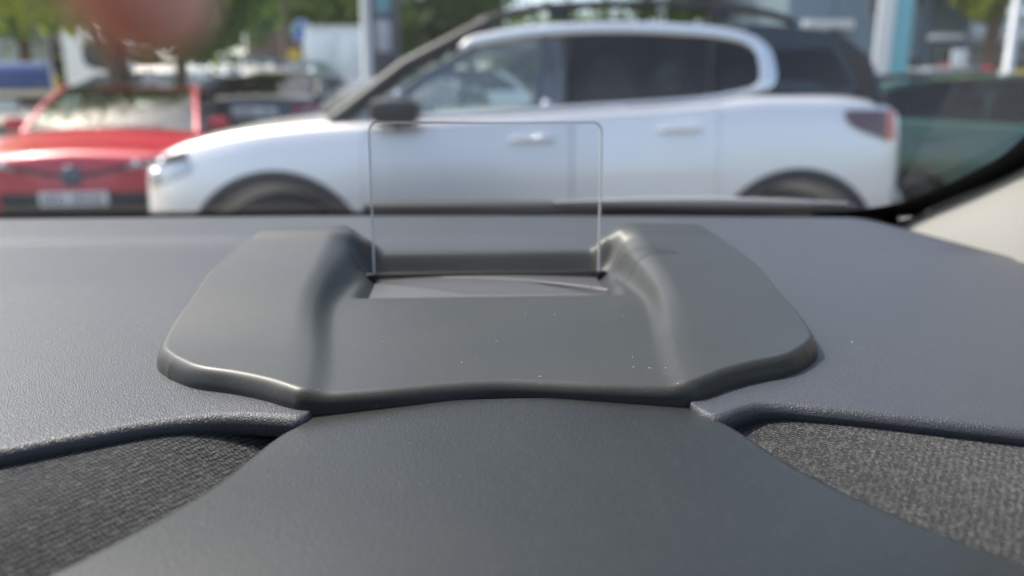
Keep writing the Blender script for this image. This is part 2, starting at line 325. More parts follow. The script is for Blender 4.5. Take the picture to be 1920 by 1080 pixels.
# upper pad: rolls down along its front edge
edge = pchip([-1.2, -.5, -.32, -.178, -.15, -.123, -.099, -.076, -.069, -.058, .086, .098, .104, .113, .125, .147, .183, .214, .32, .5],
             [.19, .19, .212, .262, .275, .286, .290, .287, .285, .318, .318, .278, .279, .285, .289, .283, .271, .260, .225, .2])
ts = [0, .1, .2, .3, .42, .54, .66, .78, .9, 1.0]
px = sorted(set(list(np.linspace(-1.12, -.25, 40)) + list(np.linspace(-.25, .25, 130)) + list(np.linspace(.25, .478, 24))))
back = lambda x: .835 - .05 * ((x + .37) / .8) ** 2
V = []; F = []; rows = 10 + 46
for x in px:
    e = edge(x); b = back(x)
    for t in ts:                                                  # quarter-round roll and a short drop below
        a = t * math.pi / 2; r = .005
        if t == 0: V.append((x, e + .003, hd(e) - r - .005)); continue
        V.append((x, e + r - r * math.cos(a), hd(e) - r + r * math.sin(a)))
    for k in range(1, 47):
        s = (k / 46) ** 1.25; y = lerp(e + .005, b, s)
        z = hd(y)
        # shallow step running across the back of the pad, and a roll-off at the windscreen
        yl = .66 - .10 * (x / .5) if x > 0 else .66
        z += .0035 * sstep(yl - .006, yl + .02, y) - .02 * sstep(b - .03, b + .004, y)
        z -= .016 * sstep(.40, .49, x)
        V.append((x, y, z))
n = rows
for i in range(len(px) - 1):
    for k in range(n - 1): F.append((i*n+k, (i+1)*n+k, (i+1)*n+k+1, i*n+k+1))
dash = obj('dashboard', V, F, M['pad'], car, angle=80); dash['label'] = 'grained charcoal dashboard top'

# fabric inserts on both sides of the centre panel
def cowl_c(y): return .0145
cowl_w = pchip([-.02, .06, .10, .14, .172, .183, .195, .235, .275, .292, .31], [.40, .33, .26, .190, .152, .140, .129, .1045, .0915, .0825, .081])
for sgn in (-1, 1):
    nx, ny = 70, 60
    def ff(u, v):
        y = lerp(.03, .315, v); c = cowl_c(y) + sgn * (cowl_w(y) - .03); far = -.75 if sgn < 0 else .478
        x = lerp(c, far, u ** 1.6)
        e = edge(x); yy = min(y, e + .012)
        z = EYE - (.1270 + .06 * max(0, .285 - yy))
        d = abs(x - cowl_c(y)) - cowl_w(y)
        z -= (.009 if sgn < 0 else .004) * (1 - sstep(.0, .05 + .25 * (.3 - y), d))
        return (x, yy + (v - 1) * 1e-4, z)
    mb = MB().grid(ff, nx, ny); fo = mb.build('fabric_insert', M['fabric'], dash, angle=80)
    fo['label'] = 'grey melange fabric insert at the left' if sgn < 0 else 'grey melange fabric insert at the right'
# smooth centre panel between them
hud_front = pchip([-.2, -.153, -.136, -.115, -.1, -.088, -.0795, -.05, 0, .05, .0795, .088, .1, .115, .136, .153, .2],
                  [.36, .3315, .3195, .312, .3045, .2968, .294, .2968, .3038, .2968, .294, .2968, .3045, .312, .3195, .3315, .36])
def fc(u, v):
    s = 2 * u - 1; y0 = lerp(-.02, .3015, v)
    wd = cowl_w(y0); x = cowl_c(y0) + s * wd
    y = min(y0, hud_front(x - HX) + .004)
    h = .1203 + .0030 * s * s + .012 * (1 - sstep(0., .22, y0))
    a = abs(s)
    if a > .965: h += .030 * (1 - math.sqrt(max(0, 1 - ((a - .965) / .035) ** 2)))
    return (x, y, EYE - h)
cw = MB().grid(fc, 120, 90).build('centre_panel', M['cowl'], dash, angle=80); cw['label'] = 'smooth charcoal panel tapering towards the head-up display'

# ---- head-up display
hud = empty('head_up_display', (0, 0, 0), 0, car); hud['label'] = 'charcoal head-up display housing with clear upright combiner screen'
pod = pchip([.28, .34, .41, .457, .487, .505, .54], [.0078, .0100, .0192, .0258, .0312, .0355, .036])
fr = smooth_line([(-0.1505, 0.3315), (-0.1355, 0.3195), (-0.116, 0.3120), (-0.101, 0.3045), (-0.089, 0.2968), (-0.0795, 0.294), (-0.05, 0.2968), (0, 0.3038), (0.05, 0.2968), (0.0795, 0.294), (0.089, 0.2968), (0.101, 0.3045), (0.116, 0.3120), (0.1355, 0.3195), (0.1505, 0.3315)], 10)
rt = smooth_line([(0.1505, 0.3315), (0.1607, 0.3455), (0.1655, 0.372), (0.1662, 0.402), (0.1685, 0.44), (0.162, 0.48), (0.15, 0.512)], 10)
lf = smooth_line([(-x, y) for x, y in [(0.1505, 0.3315), (0.1607, 0.3455), (0.1655, 0.372), (0.1662, 0.402), (0.1685, 0.44), (0.162, 0.48), (0.15, 0.512)]], 10)
bk = smooth_line([(-.150, .512), (-.11, .518), (-.09, .528), (0, .531), (.09, .528), (.11, .518), (.150, .512)], 10)
def resample(L, n):
    L = np.array(L); s = np.r_[0, np.cumsum(np.linalg.norm(np.diff(L, axis=0), axis=1))]; s /= s[-1]
    q = np.linspace(0, 1, n); return np.stack([np.interp(q, s, L[:, 0]), np.interp(q, s, L[:, 1])], 1)
NU, NV = 230, 160
def params(n, e):                                         # extra rows inside the rounded lip
    k = 8; lip = [e * (i / k) ** 1.3 for i in range(k)]; return lip + list(np.linspace(e, 1 - e, n - 2 * k + 1)) + [1 - q for q in lip[::-1]]
us, vs = params(NU, .0185), params(NV, .028)
frn, bkn, lfn, rtn = resample(fr, 800), resample(bk, 800), resample(lf, 800), resample(rt, 800)
def picks(L, t): q = np.clip(np.array(t), 0, 1); g = np.linspace(0, 1, 800); return np.stack([np.interp(q, g, L[:, 0]), np.interp(q, g, L[:, 1])], 1)
# distance of any plan point to the outline
outl = np.concatenate([resample(fr, 2400), resample(rt, 700), resample(bk, 900), resample(lf, 700)])
INA = pchip([.28, .31, .42, .445, .48, .54], [.068, .070, .086, .084, .077, .077]); INB = pchip([.28, .31, .42, .47, .54], [.090, .093, .107, .107, .102])
def hud_h(x, y, dist):
    ax = abs(x)
    base = .0058 + .0026 * sstep(.30, .43, y)
    p = pod(y)
    ina = INA(y); inb = INB(y)
    t_ = min(max((ax - ina) / (inb - ina), 0), 1); k = (1 - (1 - t_) ** 2 * (1 + .0 * t_)) * sstep(0, .55, t_)
    mid = base
    # well for the projector behind the tray lip, then the upright rear wall
    inw = 1 - sstep(.070, .082, ax)
    well = lerp(0, -.0078, sstep(.428, .436, y))
    wall = .0185 * sstep(.489, .503, y) - .020 * sstep(.510, .530, y)
    mid = base + well * inw + wall * (1 - sstep(.1, .112, ax))
    z = lerp(mid, max(p, mid) if y > .49 else p, k)
    r = .0046
    if dist < r: z = lerp(.0008, z, math.sqrt(max(0, 1 - (1 - dist / r) ** 2)) * .78 + .22 * dist / r)
    return z
U_, V_ = np.array(us)[None, :, None], np.array(vs)[:, None, None]
f0, f1, g0, g1 = picks(frn, us)[None], picks(bkn, us)[None], picks(lfn, vs)[:, None], picks(rtn, vs)[:, None]
V = ((1-V_)*f0 + V_*f1 + (1-U_)*g0 + U_*g1 - ((1-U_)*(1-V_)*frn[0] + U_*(1-V_)*frn[-1] + (1-U_)*V_*bkn[0] + U_*V_*bkn[-1])).reshape(-1, 2)
D = np.full(len(V), 9.0)
for q in outl: D = np.minimum(D, (V[:, 0] - q[0]) ** 2 + (V[:, 1] - q[1]) ** 2)
D = np.sqrt(D)
VV = [(HX + q[0], q[1], hd(q[1]) + hud_h(q[0], q[1], d)) for q, d in zip(V, D)]
w_ = NU + 1
FF = [(j*w_+i, j*w_+i+1, (j+1)*w_+i+1, (j+1)*w_+i) for j in range(NV) for i in range(NU)]
ring = [i for i in range(NU)] + [j*w_+NU for j in range(NV)] + [NV*w_+i for i in range(NU, 0, -1)] + [j*w_ for j in range(NV, 0, -1)]
n0 = len(VV)
for a in ring: x, y, z = VV[a]; VV.append((x, y, z - .025))
for k in range(len(ring)): FF.append((ring[k], ring[(k+1) % len(ring)], n0 + (k+1) % len(ring), n0 + k))
sh = obj('housing', VV, FF, M['hud'], hud, angle=60)
# projector lid with its curved pale rim, seen between the tray lip and the screen
def lid(u, v):
    x = lerp(-.0735, .0735, u); y = lerp(.438, .4885, v)
    return (HX + x, y, hd(y) + .0034 + .0022 * (1 - (x / .0735) ** 2) * (v) )
MB().grid(lid, 40, 12).build('projector_lid', M['hudin'], hud)
arc = [(HX + x, .4865 - .042 * ((x + .03) / .105) ** 2, hd(.47) + .0052) for x in np.linspace(-.03, .0735, 24)]
MB().tube(arc, .0010, 8).build('lid_rim', M['hudlight'], hud)
MB().box((HX, .4905, hd(.49) + .0052), (.15, .004, .005), bev=.0008).build('screen_slot', M['black'], hud)
for s in (-1, 1): MB().box((HX + s * .0765, .4845, hd(.48) + .0062), (.007, .006, .006), bev=.0015).build('hinge_pin', M['black'], hud)
# combiner screen: clear slab, rounded corners
def rrect(wd, z0, z1, r, n=8):
    P = []
    for cx, cz, a0 in ((wd - r, z1 - r, 0), (-wd + r, z1 - r, 90), (-wd, z0, None), (wd, z0, None)):
        if a0 is None: P.append((cx, cz)); continue
        for k in range(n + 1): a = R(a0 + 90 * k / n); P.append((cx + r * math.cos(a), cz + r * math.sin(a)))
    return P
CY, CW, CZ0, CZ1 = .4845, .0750, EYE - .1085, EYE - .0063
P = rrect(CW, CZ0, CZ1, .0062)
combo = empty('combiner_screen', (0, 0, 0), 0, hud)
nP = len(P); lean = lambda z: CY + .004 * (z - CZ0) / .1
for off, nm in ((0, 'screen_face'),):
    obj(nm, [(HX + x, lean(z), z) for x, z in P], [tuple(range(nP))], M['combiner'], hud, smooth=False)
edgeV = []; edgeF = []
Pi = rrect(CW - .0011, CZ0, CZ1 - .0011, .0053)
for dy in (-.0008, .0008):
    for (x, z) in P: edgeV.append((HX + x, lean(z) + dy, z))
for dy in (-.0008, .0008):
    for (x, z) in Pi: edgeV.append((HX + x, lean(z) + dy, z))
seg = [k for k in range(nP) if k != 2 * 9 ]               # leave the bottom side open
for k in range(nP):
    k2 = (k + 1) % nP
    if k == 18: continue
    edgeF += [(k, k2, nP + k2, nP + k), (2*nP+k, 3*nP+k, 3*nP+k2, 2*nP+k2), (k, 2*nP+k, 2*nP+k2, k2), (nP+k, nP+k2, 3*nP+k2, 3*nP+k)]
combo_edge = obj('screen_edge', edgeV, edgeF, M['combedge'], hud, smooth=False); combo_edge['label'] = 'thin rim of the clear screen, whitened for caught light'  # near-white colour stands in for light caught in the glass edge
bpy.data.objects.remove(combo)
# lint and dust on the housing
mb = MB()
spots = [(1040, 590), (1010, 600), (985, 590), (1040, 612), (1168, 592), (1217, 645), (1218, 690), (1015, 655), (1187, 688), (870, 560), (866, 680), (844, 703), (597, 730), (620, 733), (480, 520), (400, 660), (405, 688), (1100, 716), (1248, 690), (1105, 640), (1270, 720), (1415, 590), (1602, 600), (905, 690), (1185, 670), (550, 708), (1012, 706), (1430, 640), (720, 640), (1150, 705), (930, 640), (760, 700)]
c_, s_ = math.cos(YAW), math.sin(YAW)
for (u, v) in spots[::2]:
    d = ray(u, v); y = .35; z = 0
    for _ in range(12):
        X, Y = d[0] * y / d[1], y; xl, yl = X * c_ + Y * s_, -X * s_ + Y * c_
        z = hd(yl) + max(hud_h(xl - HX, yl, 1.0), 0) + .0003; y = .5 * y + .5 * (EYE - z) / -d[2] * d[1]
    if abs(xl - HX) > .16 : z = hd(yl) + .0004
    a = random.uniform(0, 6.3); L = random.uniform(.0003, .0009)
    pts = [(xl - L*math.cos(a), yl - L*math.sin(a), z), (xl + random.uniform(-1, 1)*L*.5, yl + random.uniform(-1, 1)*L*.5, z + .0003), (xl + L*math.cos(a+.5), yl + L*math.sin(a+.5), z)]
    mb.tube(pts, .00009, 4)
ln = mb.build('lint', M['lint'], hud); ln['kind'] = 'stuff'

# ---- windscreen, its printed border, seal, pillar trims and the rest of the cabin shell
CX = -.37
WB = lambda s: (CX + s * .845, .845 - .055 * s * s, EYE - .108)
WHW = pchip([0, .1, .2, .26, .4, .7, 1], [.845, .855, .878, .890, .878, .76, .62])
def ws(u, v):                                                    # u across -1..1, v up 0..1
    s = u
    x = CX + s * WHW(v); y = lerp(.845 - .05 * s * s, .29 - .06 * s * s, v); z = EYE - .112 + .472 * v ** 1.35
    n_ = .03 * math.sin(math.pi * v) * (1 - .95 * s * s)
    return Vector((x, y + n_ * .55, z + n_ * .8))
win = MB().grid(lambda a, b: ws(2 * a - 1, b), 40, 24).build('windscreen', M['screen'], car, angle=80); win['label'] = 'curved laminated windscreen of the foreground car'
def band(u, v, off): return ws(u, v) + Vector((0, -.6, -.8)) * off
# black border: inner edge is a rounded rectangle in (u, v)
def border(t, k):                                                # t runs round the border, k 0 outer .. 1 inner
    ub, vb = .985, .035
    prof = smooth_line([(-1.0, 1.0), (-1, .5), (-1, .12), (-1, .0), (-.9, 0), (-.5, 0), (0, 0), (.5, 0), (.9, 0), (1, 0), (1, .12), (1, .5), (1, 1.0)], 20)
    inn = smooth_line([(-.95, .96), (-.965, .5), (-.966, .2), (-.945, .10), (-.88, .045), (-.5, .030), (0, .026), (.5, .028), (.84, .040), (.935, .082), (.957, .17), (.957, .5), (.95, .96)], 20)
    i = t * (len(prof) - 1); j = min(int(i), len(prof) - 2); f = i - j
    a = lerp(np.array(prof[j]), np.array(prof[j+1]), f); b = lerp(np.array(inn[j]), np.array(inn[j+1]), f)
    q = lerp(a, b, k); return band(q[0], q[1], .0025)
MB().grid(border, 220, 4).build('printed_border', M['frit'], win, angle=80)
def dots(t, k):
    s = lerp(-.93, .90, t); v0 = .0265 + .004 * abs(s) ** 3; q = lerp(v0, v0 + .020, k); return band(s, q, .0028)
MB().grid(dots, 90, 1).build('dotted_print', M['fritdots'], win, angle=80)
# pillar trims
for sg, nm in ((1, 'right'), (-1, 'left')):
    pl = empty  # (kept local)
    def outer(u, v):
        p = ws(sg * .965, lerp(.0, 1.0, u)); 
        b = Vector((CX + sg * .835, p.y - .30, lerp(EYE - .14, EYE - .14, u)))
        q = p + Vector((sg * .022, -.005, -.007))
        bot = Vector((CX + sg * lerp(.815, .80, u), q.y - lerp(.03, .16, sstep(0, .5, u)), max(EYE - .15, q.z - lerp(.06, .30, sstep(0, .35, u)))))
        r = q.lerp(bot, v); r.x -= sg * .012 * math.sin(math.pi * v); return r
    def inner(u, v): return outer(u, v) + Vector((sg * .05, .02, .01))
    pt = MB().slab(outer, inner, 40, 14).build('pillar_trim', M['beige'], car, angle=60); pt['label'] = f'beige windscreen pillar trim on the {nm}'
def rf(u, v):
    s = 2 * u - 1; y = lerp(.30 - .05 * s * s, -1.9, v); return (CX + s * .64, y, EYE + .375 + .035 * (1 - s * s) * sstep(0, .3, v + .1) - .05 * sstep(.7, 1, v))
MB().slab(lambda u, v: Vector(rf(u, v)) + Vector((0, 0, .03)), lambda u, v: Vector(rf(u, v)), 16, 16).build('roof', M['headliner'], car)
for sg in (-1, 1):
    def dr(u, v):
        y = lerp(.62, -1.75, u); z = lerp(.35, EYE - .12, v); return Vector((CX + sg * lerp(.80, .76, v), y, z))
    MB().slab(dr, lambda u, v: dr(u, v) + Vector((sg * .06, 0, 0)), 10, 6).build('door_panel', M['black'], car)
    MB().tube([(CX + sg * .76, -.55, EYE - .13), (CX + sg * .70, -.6, EYE + .15), (CX + sg * .63, -.66, EYE + .38)], .045, 8).build('side_pillar', M['headliner'], car)
MB().box((CX, -.65, .33), (1.5, 2.5, .04)).build('floor_pan', M['black'], car)
MB().box((CX, -1.86, .85), (1.5, .06, 1.02)).build('rear_seat_back', M['seat'], car)
for sx in (0.0, -.74):
    MB().box((sx, -.62, .62), (.50, .16, .2), bev=.05).box((sx, -.72, .95), (.50, .14, .62), bev=.06).box((sx, -.76, 1.34), (.26, .10, .18), bev=.045).build('front_seat', M['seat'], car)
MB().box((CX, .55, .62), (1.5, .12, .5), bev=.03).build('bulkhead', M['black'], car)
def bon(u, v):
    s = 2*u-1; y = lerp(.92, 1.75, v); return Vector((CX + s * .80, y - .1 * s * s, EYE - .17 - .12 * v - .10 * v ** 4 - .05 * s * s))
MB().slab(bon, lambda u, v: bon(u, v) - Vector((0, 0, .03)), 20, 14).build('bonnet', M['ownpaint'], car)
# wiper parked along the foot of the glass
wp = []
for k in range(30):
    t = k / 29; s = lerp(.55, .935, t); v = .008 + .014 * math.sin(math.pi * min(1, t * 1.0)) ** .8 ; p = ws(s, v) + Vector((0, .007, .011)); wp.append(p)
wi = MB().tube(wp, [.0022 + .0035 * math.sin(math.pi * (k + 1) / 31) for k in range(30)], 10).build('wiper', M['wiper'], car); wi['label'] = 'grey wiper arm parked along the foot of the windscreen'
MB().tube([p + Vector((0, .002, -.008)) for p in wp], .003, 6).build('rubber_blade', M['rubber'], wi)
MB().tube([p + Vector((0, .012, .001)) for p in [ws(lerp(.3, .95, k/9), .0) for k in range(10)]], .012, 8).build('scuttle_panel', M['black'], car)

# ---- photographer's hand above the lens; only a fingertip dips into view
def hand():
    o = empty('hand', (-.10, -.02, EYE + .10)); tag(o, 'blurred fingertip dipping into the top left of the view', 'hand')
    Oz = Vector(o.location)
    def skin(name, pts, edges, rad, mat):
        me = bpy.data.meshes.new(name); me.from_pydata([Vector(p) - Oz for p in pts], edges, []); ob = bpy.data.objects.new(name, me); COL.objects.link(ob); ob.parent = o
        me.materials.append(mat); sk = ob.modifiers.new('skin', 'SKIN'); sk.use_smooth_shade = True
        for q, r in zip(me.skin_vertices[0].data, rad): q.radius = (r, r)
        me.skin_vertices[0].data[0].use_root = True
        ss = ob.modifiers.new('sub', 'SUBSURF'); ss.levels = 2; ss.render_levels = 2; return ob
    tip = at(322, 120, .074); E = EYE
    T = Vector(tip); wr = Vector((-.155, -.12, E + .085)); pm = Vector((-.125, -.05, E + .105))
    pts = [wr, pm, Vector((-.10, -.015, E + .115)),
           Vector((-.086, .02, E + .112)), Vector((-.066, .048, E + .092)), Vector((T.x * 1.16, T.y * .95, T.z + .022)), T,
           Vector((-.108, .018, E + .128)), Vector((-.112, .055, E + .122)), Vector((-.118, .062, E + .095)), Vector((-.122, .045, E + .082)),
           Vector((-.128, .010, E + .130)), Vector((-.136, .045, E + .122)), Vector((-.142, .050, E + .096)), Vector((-.144, .033, E + .084)),
           Vector((-.148, -.004, E + .122)), Vector((-.158, .024, E + .114)), Vector((-.163, .030, E + .094)), Vector((-.163, .017, E + .084)),
           Vector((-.115, -.055, E + .075)), Vector((-.095, -.035, E + .055)), Vector((-.085, -.012, E + .042)),
           Vector((-.19, -.24, E + .05))]
    ed = [(0, 1), (1, 2), (2, 3), (3, 4), (4, 5), (5, 6), (2, 7), (7, 8), (8, 9), (9, 10), (2, 11), (11, 12), (12, 13), (13, 14), (1, 15), (15, 16), (16, 17), (17, 18), (1, 19), (19, 20), (20, 21), (0, 22)]
    rad = [.026, .034, .03, .0105, .0100, .0080, .0066, .0105, .0095, .0085, .007, .0105, .0092, .0082, .007, .009, .008, .0072, .006, .014, .011, .009, .031]
    skin('arm_and_fingers', pts, ed, rad, M['skin'])
    a = Vector((-.182, -.215, E + .056)) - Oz; b = Vector((-.36, -.62, E - .08)) - Oz
    MB().tube([a.lerp(b, k / 6) for k in range(7)], [.039, .041, .043, .045, .047, .05, .053], 16).build('sleeve', M['sleeve'], o)
hand()

# ------------------------------------------------------------------ vehicles
class Shape:                                             # body described along its length: x = -front .. +rear
    def __init__(s, x, hw, zt, zb=None, crown=.04):
        s.x0, s.x1 = x[0], x[-1]; s.H = pchip(x, hw); s.T = pchip(x, zt); s.B = pchip(x, zb if zb else [.22] * len(x)); s.c = crown
    def sec(s, x):
        h, t, b = s.H(x), s.T(x), s.B(x); d = t - b
        return [(0, b), (.8*h, b), (.945*h, b+.04), (.985*h, b+.15*d), (h, b+.42*d), (.992*h, b+.66*d), (.968*h, b+.84*d), (.945*h, t-.045), (.91*h, t-.012), (.85*h, t), (.45*h, t+.65*s.c), (0, t+s.c)]
    def side(s, x, z):                                   # half width of the flank at height z
        P = s.sec(x)[2:10]; zs = [p[1] for p in P]; ys = [p[0] for p in P]
        return float(np.interp(z, zs, ys))
    def front(s, y, rear=False):                         # x of the nose (or tail) at lateral offset y
        a, b = (s.x1, s.x1 - 1.0) if rear else (s.x0, s.x0 + 1.0)
        if abs(y) <= s.H(a): return a
        for _ in range(40):
            m_ = (a + b) / 2
            if s.H(m_) < abs(y): a = m_
            else: b = m_
        return (a + b) / 2
def body_mesh(S, n=56, deck=(9, 9), arches=(), arch_r=.37):
    xs = [lerp(S.x0, S.x1, .5 - .5 * math.cos(math.pi * (.06 + .94 * i / n if i else 0)) if False else i / n) for i in range(n + 1)]
    xs = sorted(set(xs + [S.x0 + .02, S.x0 + .05, S.x1 - .02, S.x1 - .05]))
    V = []; F = []; FM = []; m_ = len(S.sec(0)); k = 2 * m_ - 2
    for x in xs:
        P = S.sec(x); L = [(x, y, z) for y, z in P] + [(x, -y, z) for y, z in P[-2:0:-1]]; V += L
    for i in range(len(xs) - 1):
        for j in range(k):
            F.append((i*k+j, i*k+(j+1) % k, (i+1)*k+(j+1) % k, (i+1)*k+j))
            top = 9 <= j <= 12 - 0 and j in (9, 10, 11, 12)
            FM.append(1 if top and deck[0] <= (xs[i] + xs[i+1]) / 2 <= deck[1] else 0)
    F.append(tuple(range(k))); F.append(tuple((len(xs)-1)*k + j for j in range(k))); FM += [0, 0]
    return V, F, FM
CUT = []
def cut_arches(o, xs, r, zc, depth=.34, hw=1.0):
    me = bpy.data.meshes.new('cut'); bm = bmesh.new()
    for x in xs:
        for sg in (-1, 1):
            bmesh.ops.create_cone(bm, cap_ends=True, segments=40, radius1=r, radius2=r, depth=depth, matrix=Matrix.Translation((x, sg * (hw - depth/2 + .08), zc)) @ Matrix.Rotation(R(90), 4, 'X'))
    bm.to_mesh(me); bm.free(); c = bpy.data.objects.new('cut', me); COL.objects.link(c); c.parent = o.parent; bpy.context.view_layer.update()
    md = o.modifiers.new('arch', 'BOOLEAN'); md.operation = 'DIFFERENCE'; md.object = c; md.solver = 'EXACT'
    dg = bpy.context.evaluated_depsgraph_get(); old = o.data
    par = o.parent; nm = bpy.data.meshes.new_from_object(o.evaluated_get(dg)); o.modifiers.clear(); o.data = nm
    nm.shade_smooth(); nm.set_sharp_from_angle(angle=R(38))
    bpy.data.objects.remove(c); bpy.data.meshes.remove(old)
WHEEL = {}
def wheel(parent, x, y, r, w_=.22):
    key = round(r, 3)
    sg = 1 if y > 0 else -1
    e = obj_from(WHEEL, ('t', key), 'tyre', lambda: MB().lathe([(r*.66, -w_/2), (r*.9, -w_/2), (r*.98, -w_*.42), (r, -w_*.3), (r, w_*.3), (r*.98, w_*.42), (r*.9, w_/2), (r*.66, w_/2), (r*.66, -w_/2)], 36), M['tyre'])
    wl = empty('wheel', (x, y, r), 0, parent)
    e.parent = wl
    def rimf():
        m_ = MB().lathe([(r*.66, w_*.38), (r*.63, w_*.42), (r*.6, w_*.3), (r*.58, -.02)], 36).lathe([(.001, w_*.3), (r*.14, w_*.3), (r*.16, w_*.2)], 20)
        for k in range(5):
            a = 2*math.pi*k/5; m_.box((.37*r*math.cos(a), .37*r*math.sin(a), w_*.24), (r*.5, r*.13, .03), rz=a, bev=.008)
        return m_
    q = obj_from(WHEEL, ('r', key), 'rim', rimf, M['rim']); q.parent = wl
    for ob in (e, q): ob.rotation_euler = (R(90 * -sg) if sg < 0 else R(-90), 0, 0); ob.rotation_euler = (R(90) if sg < 0 else R(-90), 0, 0)
def obj_from(cache, key, name, fn, mat):
    if key not in cache:
        o = fn().build(name, mat); cache[key] = o.data; return o
    o = bpy.data.objects.new(name, cache[key]); COL.objects.link(o); return o

def make_car(name, label, S, loc, rz, paint, g, group=None, wheels=None, wr=.33, roofmat=None, parts=True, side_glass='tinted', arches=True, extra=None, rd=.06):
    """g: windscreen base x, roof front x, roof rear x, rear base x, roof z, roof half width, pillar xs"""
    c = empty(name, loc, rz); tag(c, label, 'car', group)
    xa, xb, xc, xd, zr, hr = g[:6]; pil = g[6] if len(g) > 6 else []
    V, F, FM = body_mesh(S, deck=(xa + .08, xd - .05))
    b = obj('body', V, F, None, c, mats=[M[paint], M['cabin']], fmat=FM, angle=38)
    wx = wheels if wheels else (S.x0 + .85, S.x1 - .8)
    if arches: cut_arches(b, wx, wr + .05, wr + .01, hw=S.H(wx[0]))
    if arches:
        for x in wx:
            for sg in (-1, 1): wheel(c, x, sg * (S.H(x) - .13), wr)
    rm = M[roofmat or paint]
    # roof shell
    def rtop(u, v):
        x = lerp(xb, xc, u); s = 2*v-1; ed = math.sin(math.pi * min(max(u, 0.0), 1.0))
        return Vector((x, s * hr * (1 - .04 * (1 - ed)), zr + .05 * ed * .8 - .035 * abs(s) ** 3 - rd * u ** 3))
    MB().slab(rtop, lambda u, v: rtop(u, v) - Vector((0, 0, .035)), 16, 14).build('roof', rm, c)
    bw = lambda x: .86 * S.H(x)
    def sidep(x, t, sg, off=0.0):                        # point on the glasshouse side, t 0 belt .. 1 roof; x already sheared
        zb_ = S.T(x); z = lerp(zb_ - .005, zr, t); return Vector((x, sg * (lerp(bw(x), hr, t) + off), z))
    # pillars
    for sg in (-1, 1):
        MB().tube([Vector((xa + .02, sg * bw(xa), S.T(xa) - .02)), Vector((lerp(xa, xb, .5), sg * lerp(bw(xa), hr, .5), lerp(S.T(xa), zr, .5) + .02)), Vector((xb + .03, sg * hr * .97, zr - .01))], [.05, .042, .04] if roofmat else [.034, .03, .03], 10).build('windscreen_pillar', M['black'] if roofmat else M[paint], c)
        MB().tube([Vector((xd - .04, sg * bw(xd), S.T(xd) - .02)), Vector((lerp(xd, xc, .5), sg * lerp(bw(xd), hr, .5), lerp(S.T(xd), zr - rd, .5) + .02)), Vector((xc - .03, sg * hr * .96, zr - rd - .02))], [.075, .07, .055], 10).build('rear_pillar', M['black'] if roofmat else M[paint], c)
        for p in pil:
            MB().tube([sidep(p - .03, 0, sg, -.02), sidep(p + .02, 1, sg, -.02)], .035, 8).build('door_pillar', M['black'], c)
        # side glass, one pane between each pair of pillars
        cut = [None] + list(pil) + [None]
        for k in range(len(cut) - 1):
            def pane(u, v):
                f = lerp(xa + .10, xb + .10, v) if cut[k] is None else cut[k] + .02
                r_ = lerp(xd - .13, xc - .10, v) if cut[k+1] is None else cut[k+1] - .03
                x = lerp(f, r_, u); zb_ = S.T(x); z = lerp(zb_ - .0, zr - .03, v)
                return Vector((x, sg * (lerp(bw(x), hr, v) + .006 + .02 * math.sin(math.pi * v)), z))
            MB().grid(pane, 10, 6).build('side_window', M['clear' if k == 0 else side_glass], c)
        big = 1.35 if roofmat else 1.0; mp = Vector((xa + (.36 if roofmat else .28), sg * (S.side(xa + .3, S.T(xa) - .02) + .10), S.T(xa) + (.05 if roofmat else .07)))
        mi = MB().box(mp, (.25, .22, .125) if roofmat else (.13, .20, .13), bev=.052).build('door_mirror', M['black' if roofmat else paint], c)
        MB().tube([mp + Vector((0, -sg * .05, -.05)), mp + Vector((.01, -sg * .16, -.10))], .022, 8).build('mirror_stalk', M['black'], mi)
    def wsc(u, v):
        s = 2*u-1; hw_ = lerp(bw(xa), hr, v) - .03; x = lerp(xa, xb, v) - .13 * (1 - s*s) * (1 - .6*v); return Vector((x, s * hw_, lerp(S.T(xa) + .02, zr, v) + .025 * (1-s*s) + .025 * math.sin(math.pi*v)))
    MB().grid(wsc, 16, 10).build('windscreen', M['laminated'], c)
    def rsc(u, v):
        s = 2*u-1; hw_ = lerp(bw(xd), hr, v) - .05; x = lerp(xd, xc, v) + .06 * (1 - s*s); return Vector((x, s * hw_, lerp(S.T(xd) + .01, zr - rd, v) + .02 * (1-s*s)))
    MB().grid(rsc, 16, 8).build('rear_window', M[side_glass], c)
    for sx, w2 in ((lerp(xa, xd, .47), .48), (lerp(xa, xd, .47), .48)):
        pass
    for sg in (-1, 1):
        x = lerp(xa, xd, .45); MB().box((x, sg * .36, S.T(x) + .05), (.13, .46, .42), bev=.05).box((x + .03, sg * .36, S.T(x) + .34), (.09, .24, .14), bev=.04).build('seat', M['seat'], c)
    x = lerp(xa, xd, .78); MB().box((x, 0, S.T(x) + .04), (.13, 1.15, .3), bev=.05).build('rear_seat', M['seat'], c)
    if not parts: return c
    # doors as proud panels on each flank
    ed = [xa + .18] + list(pil) + [xd - .55]
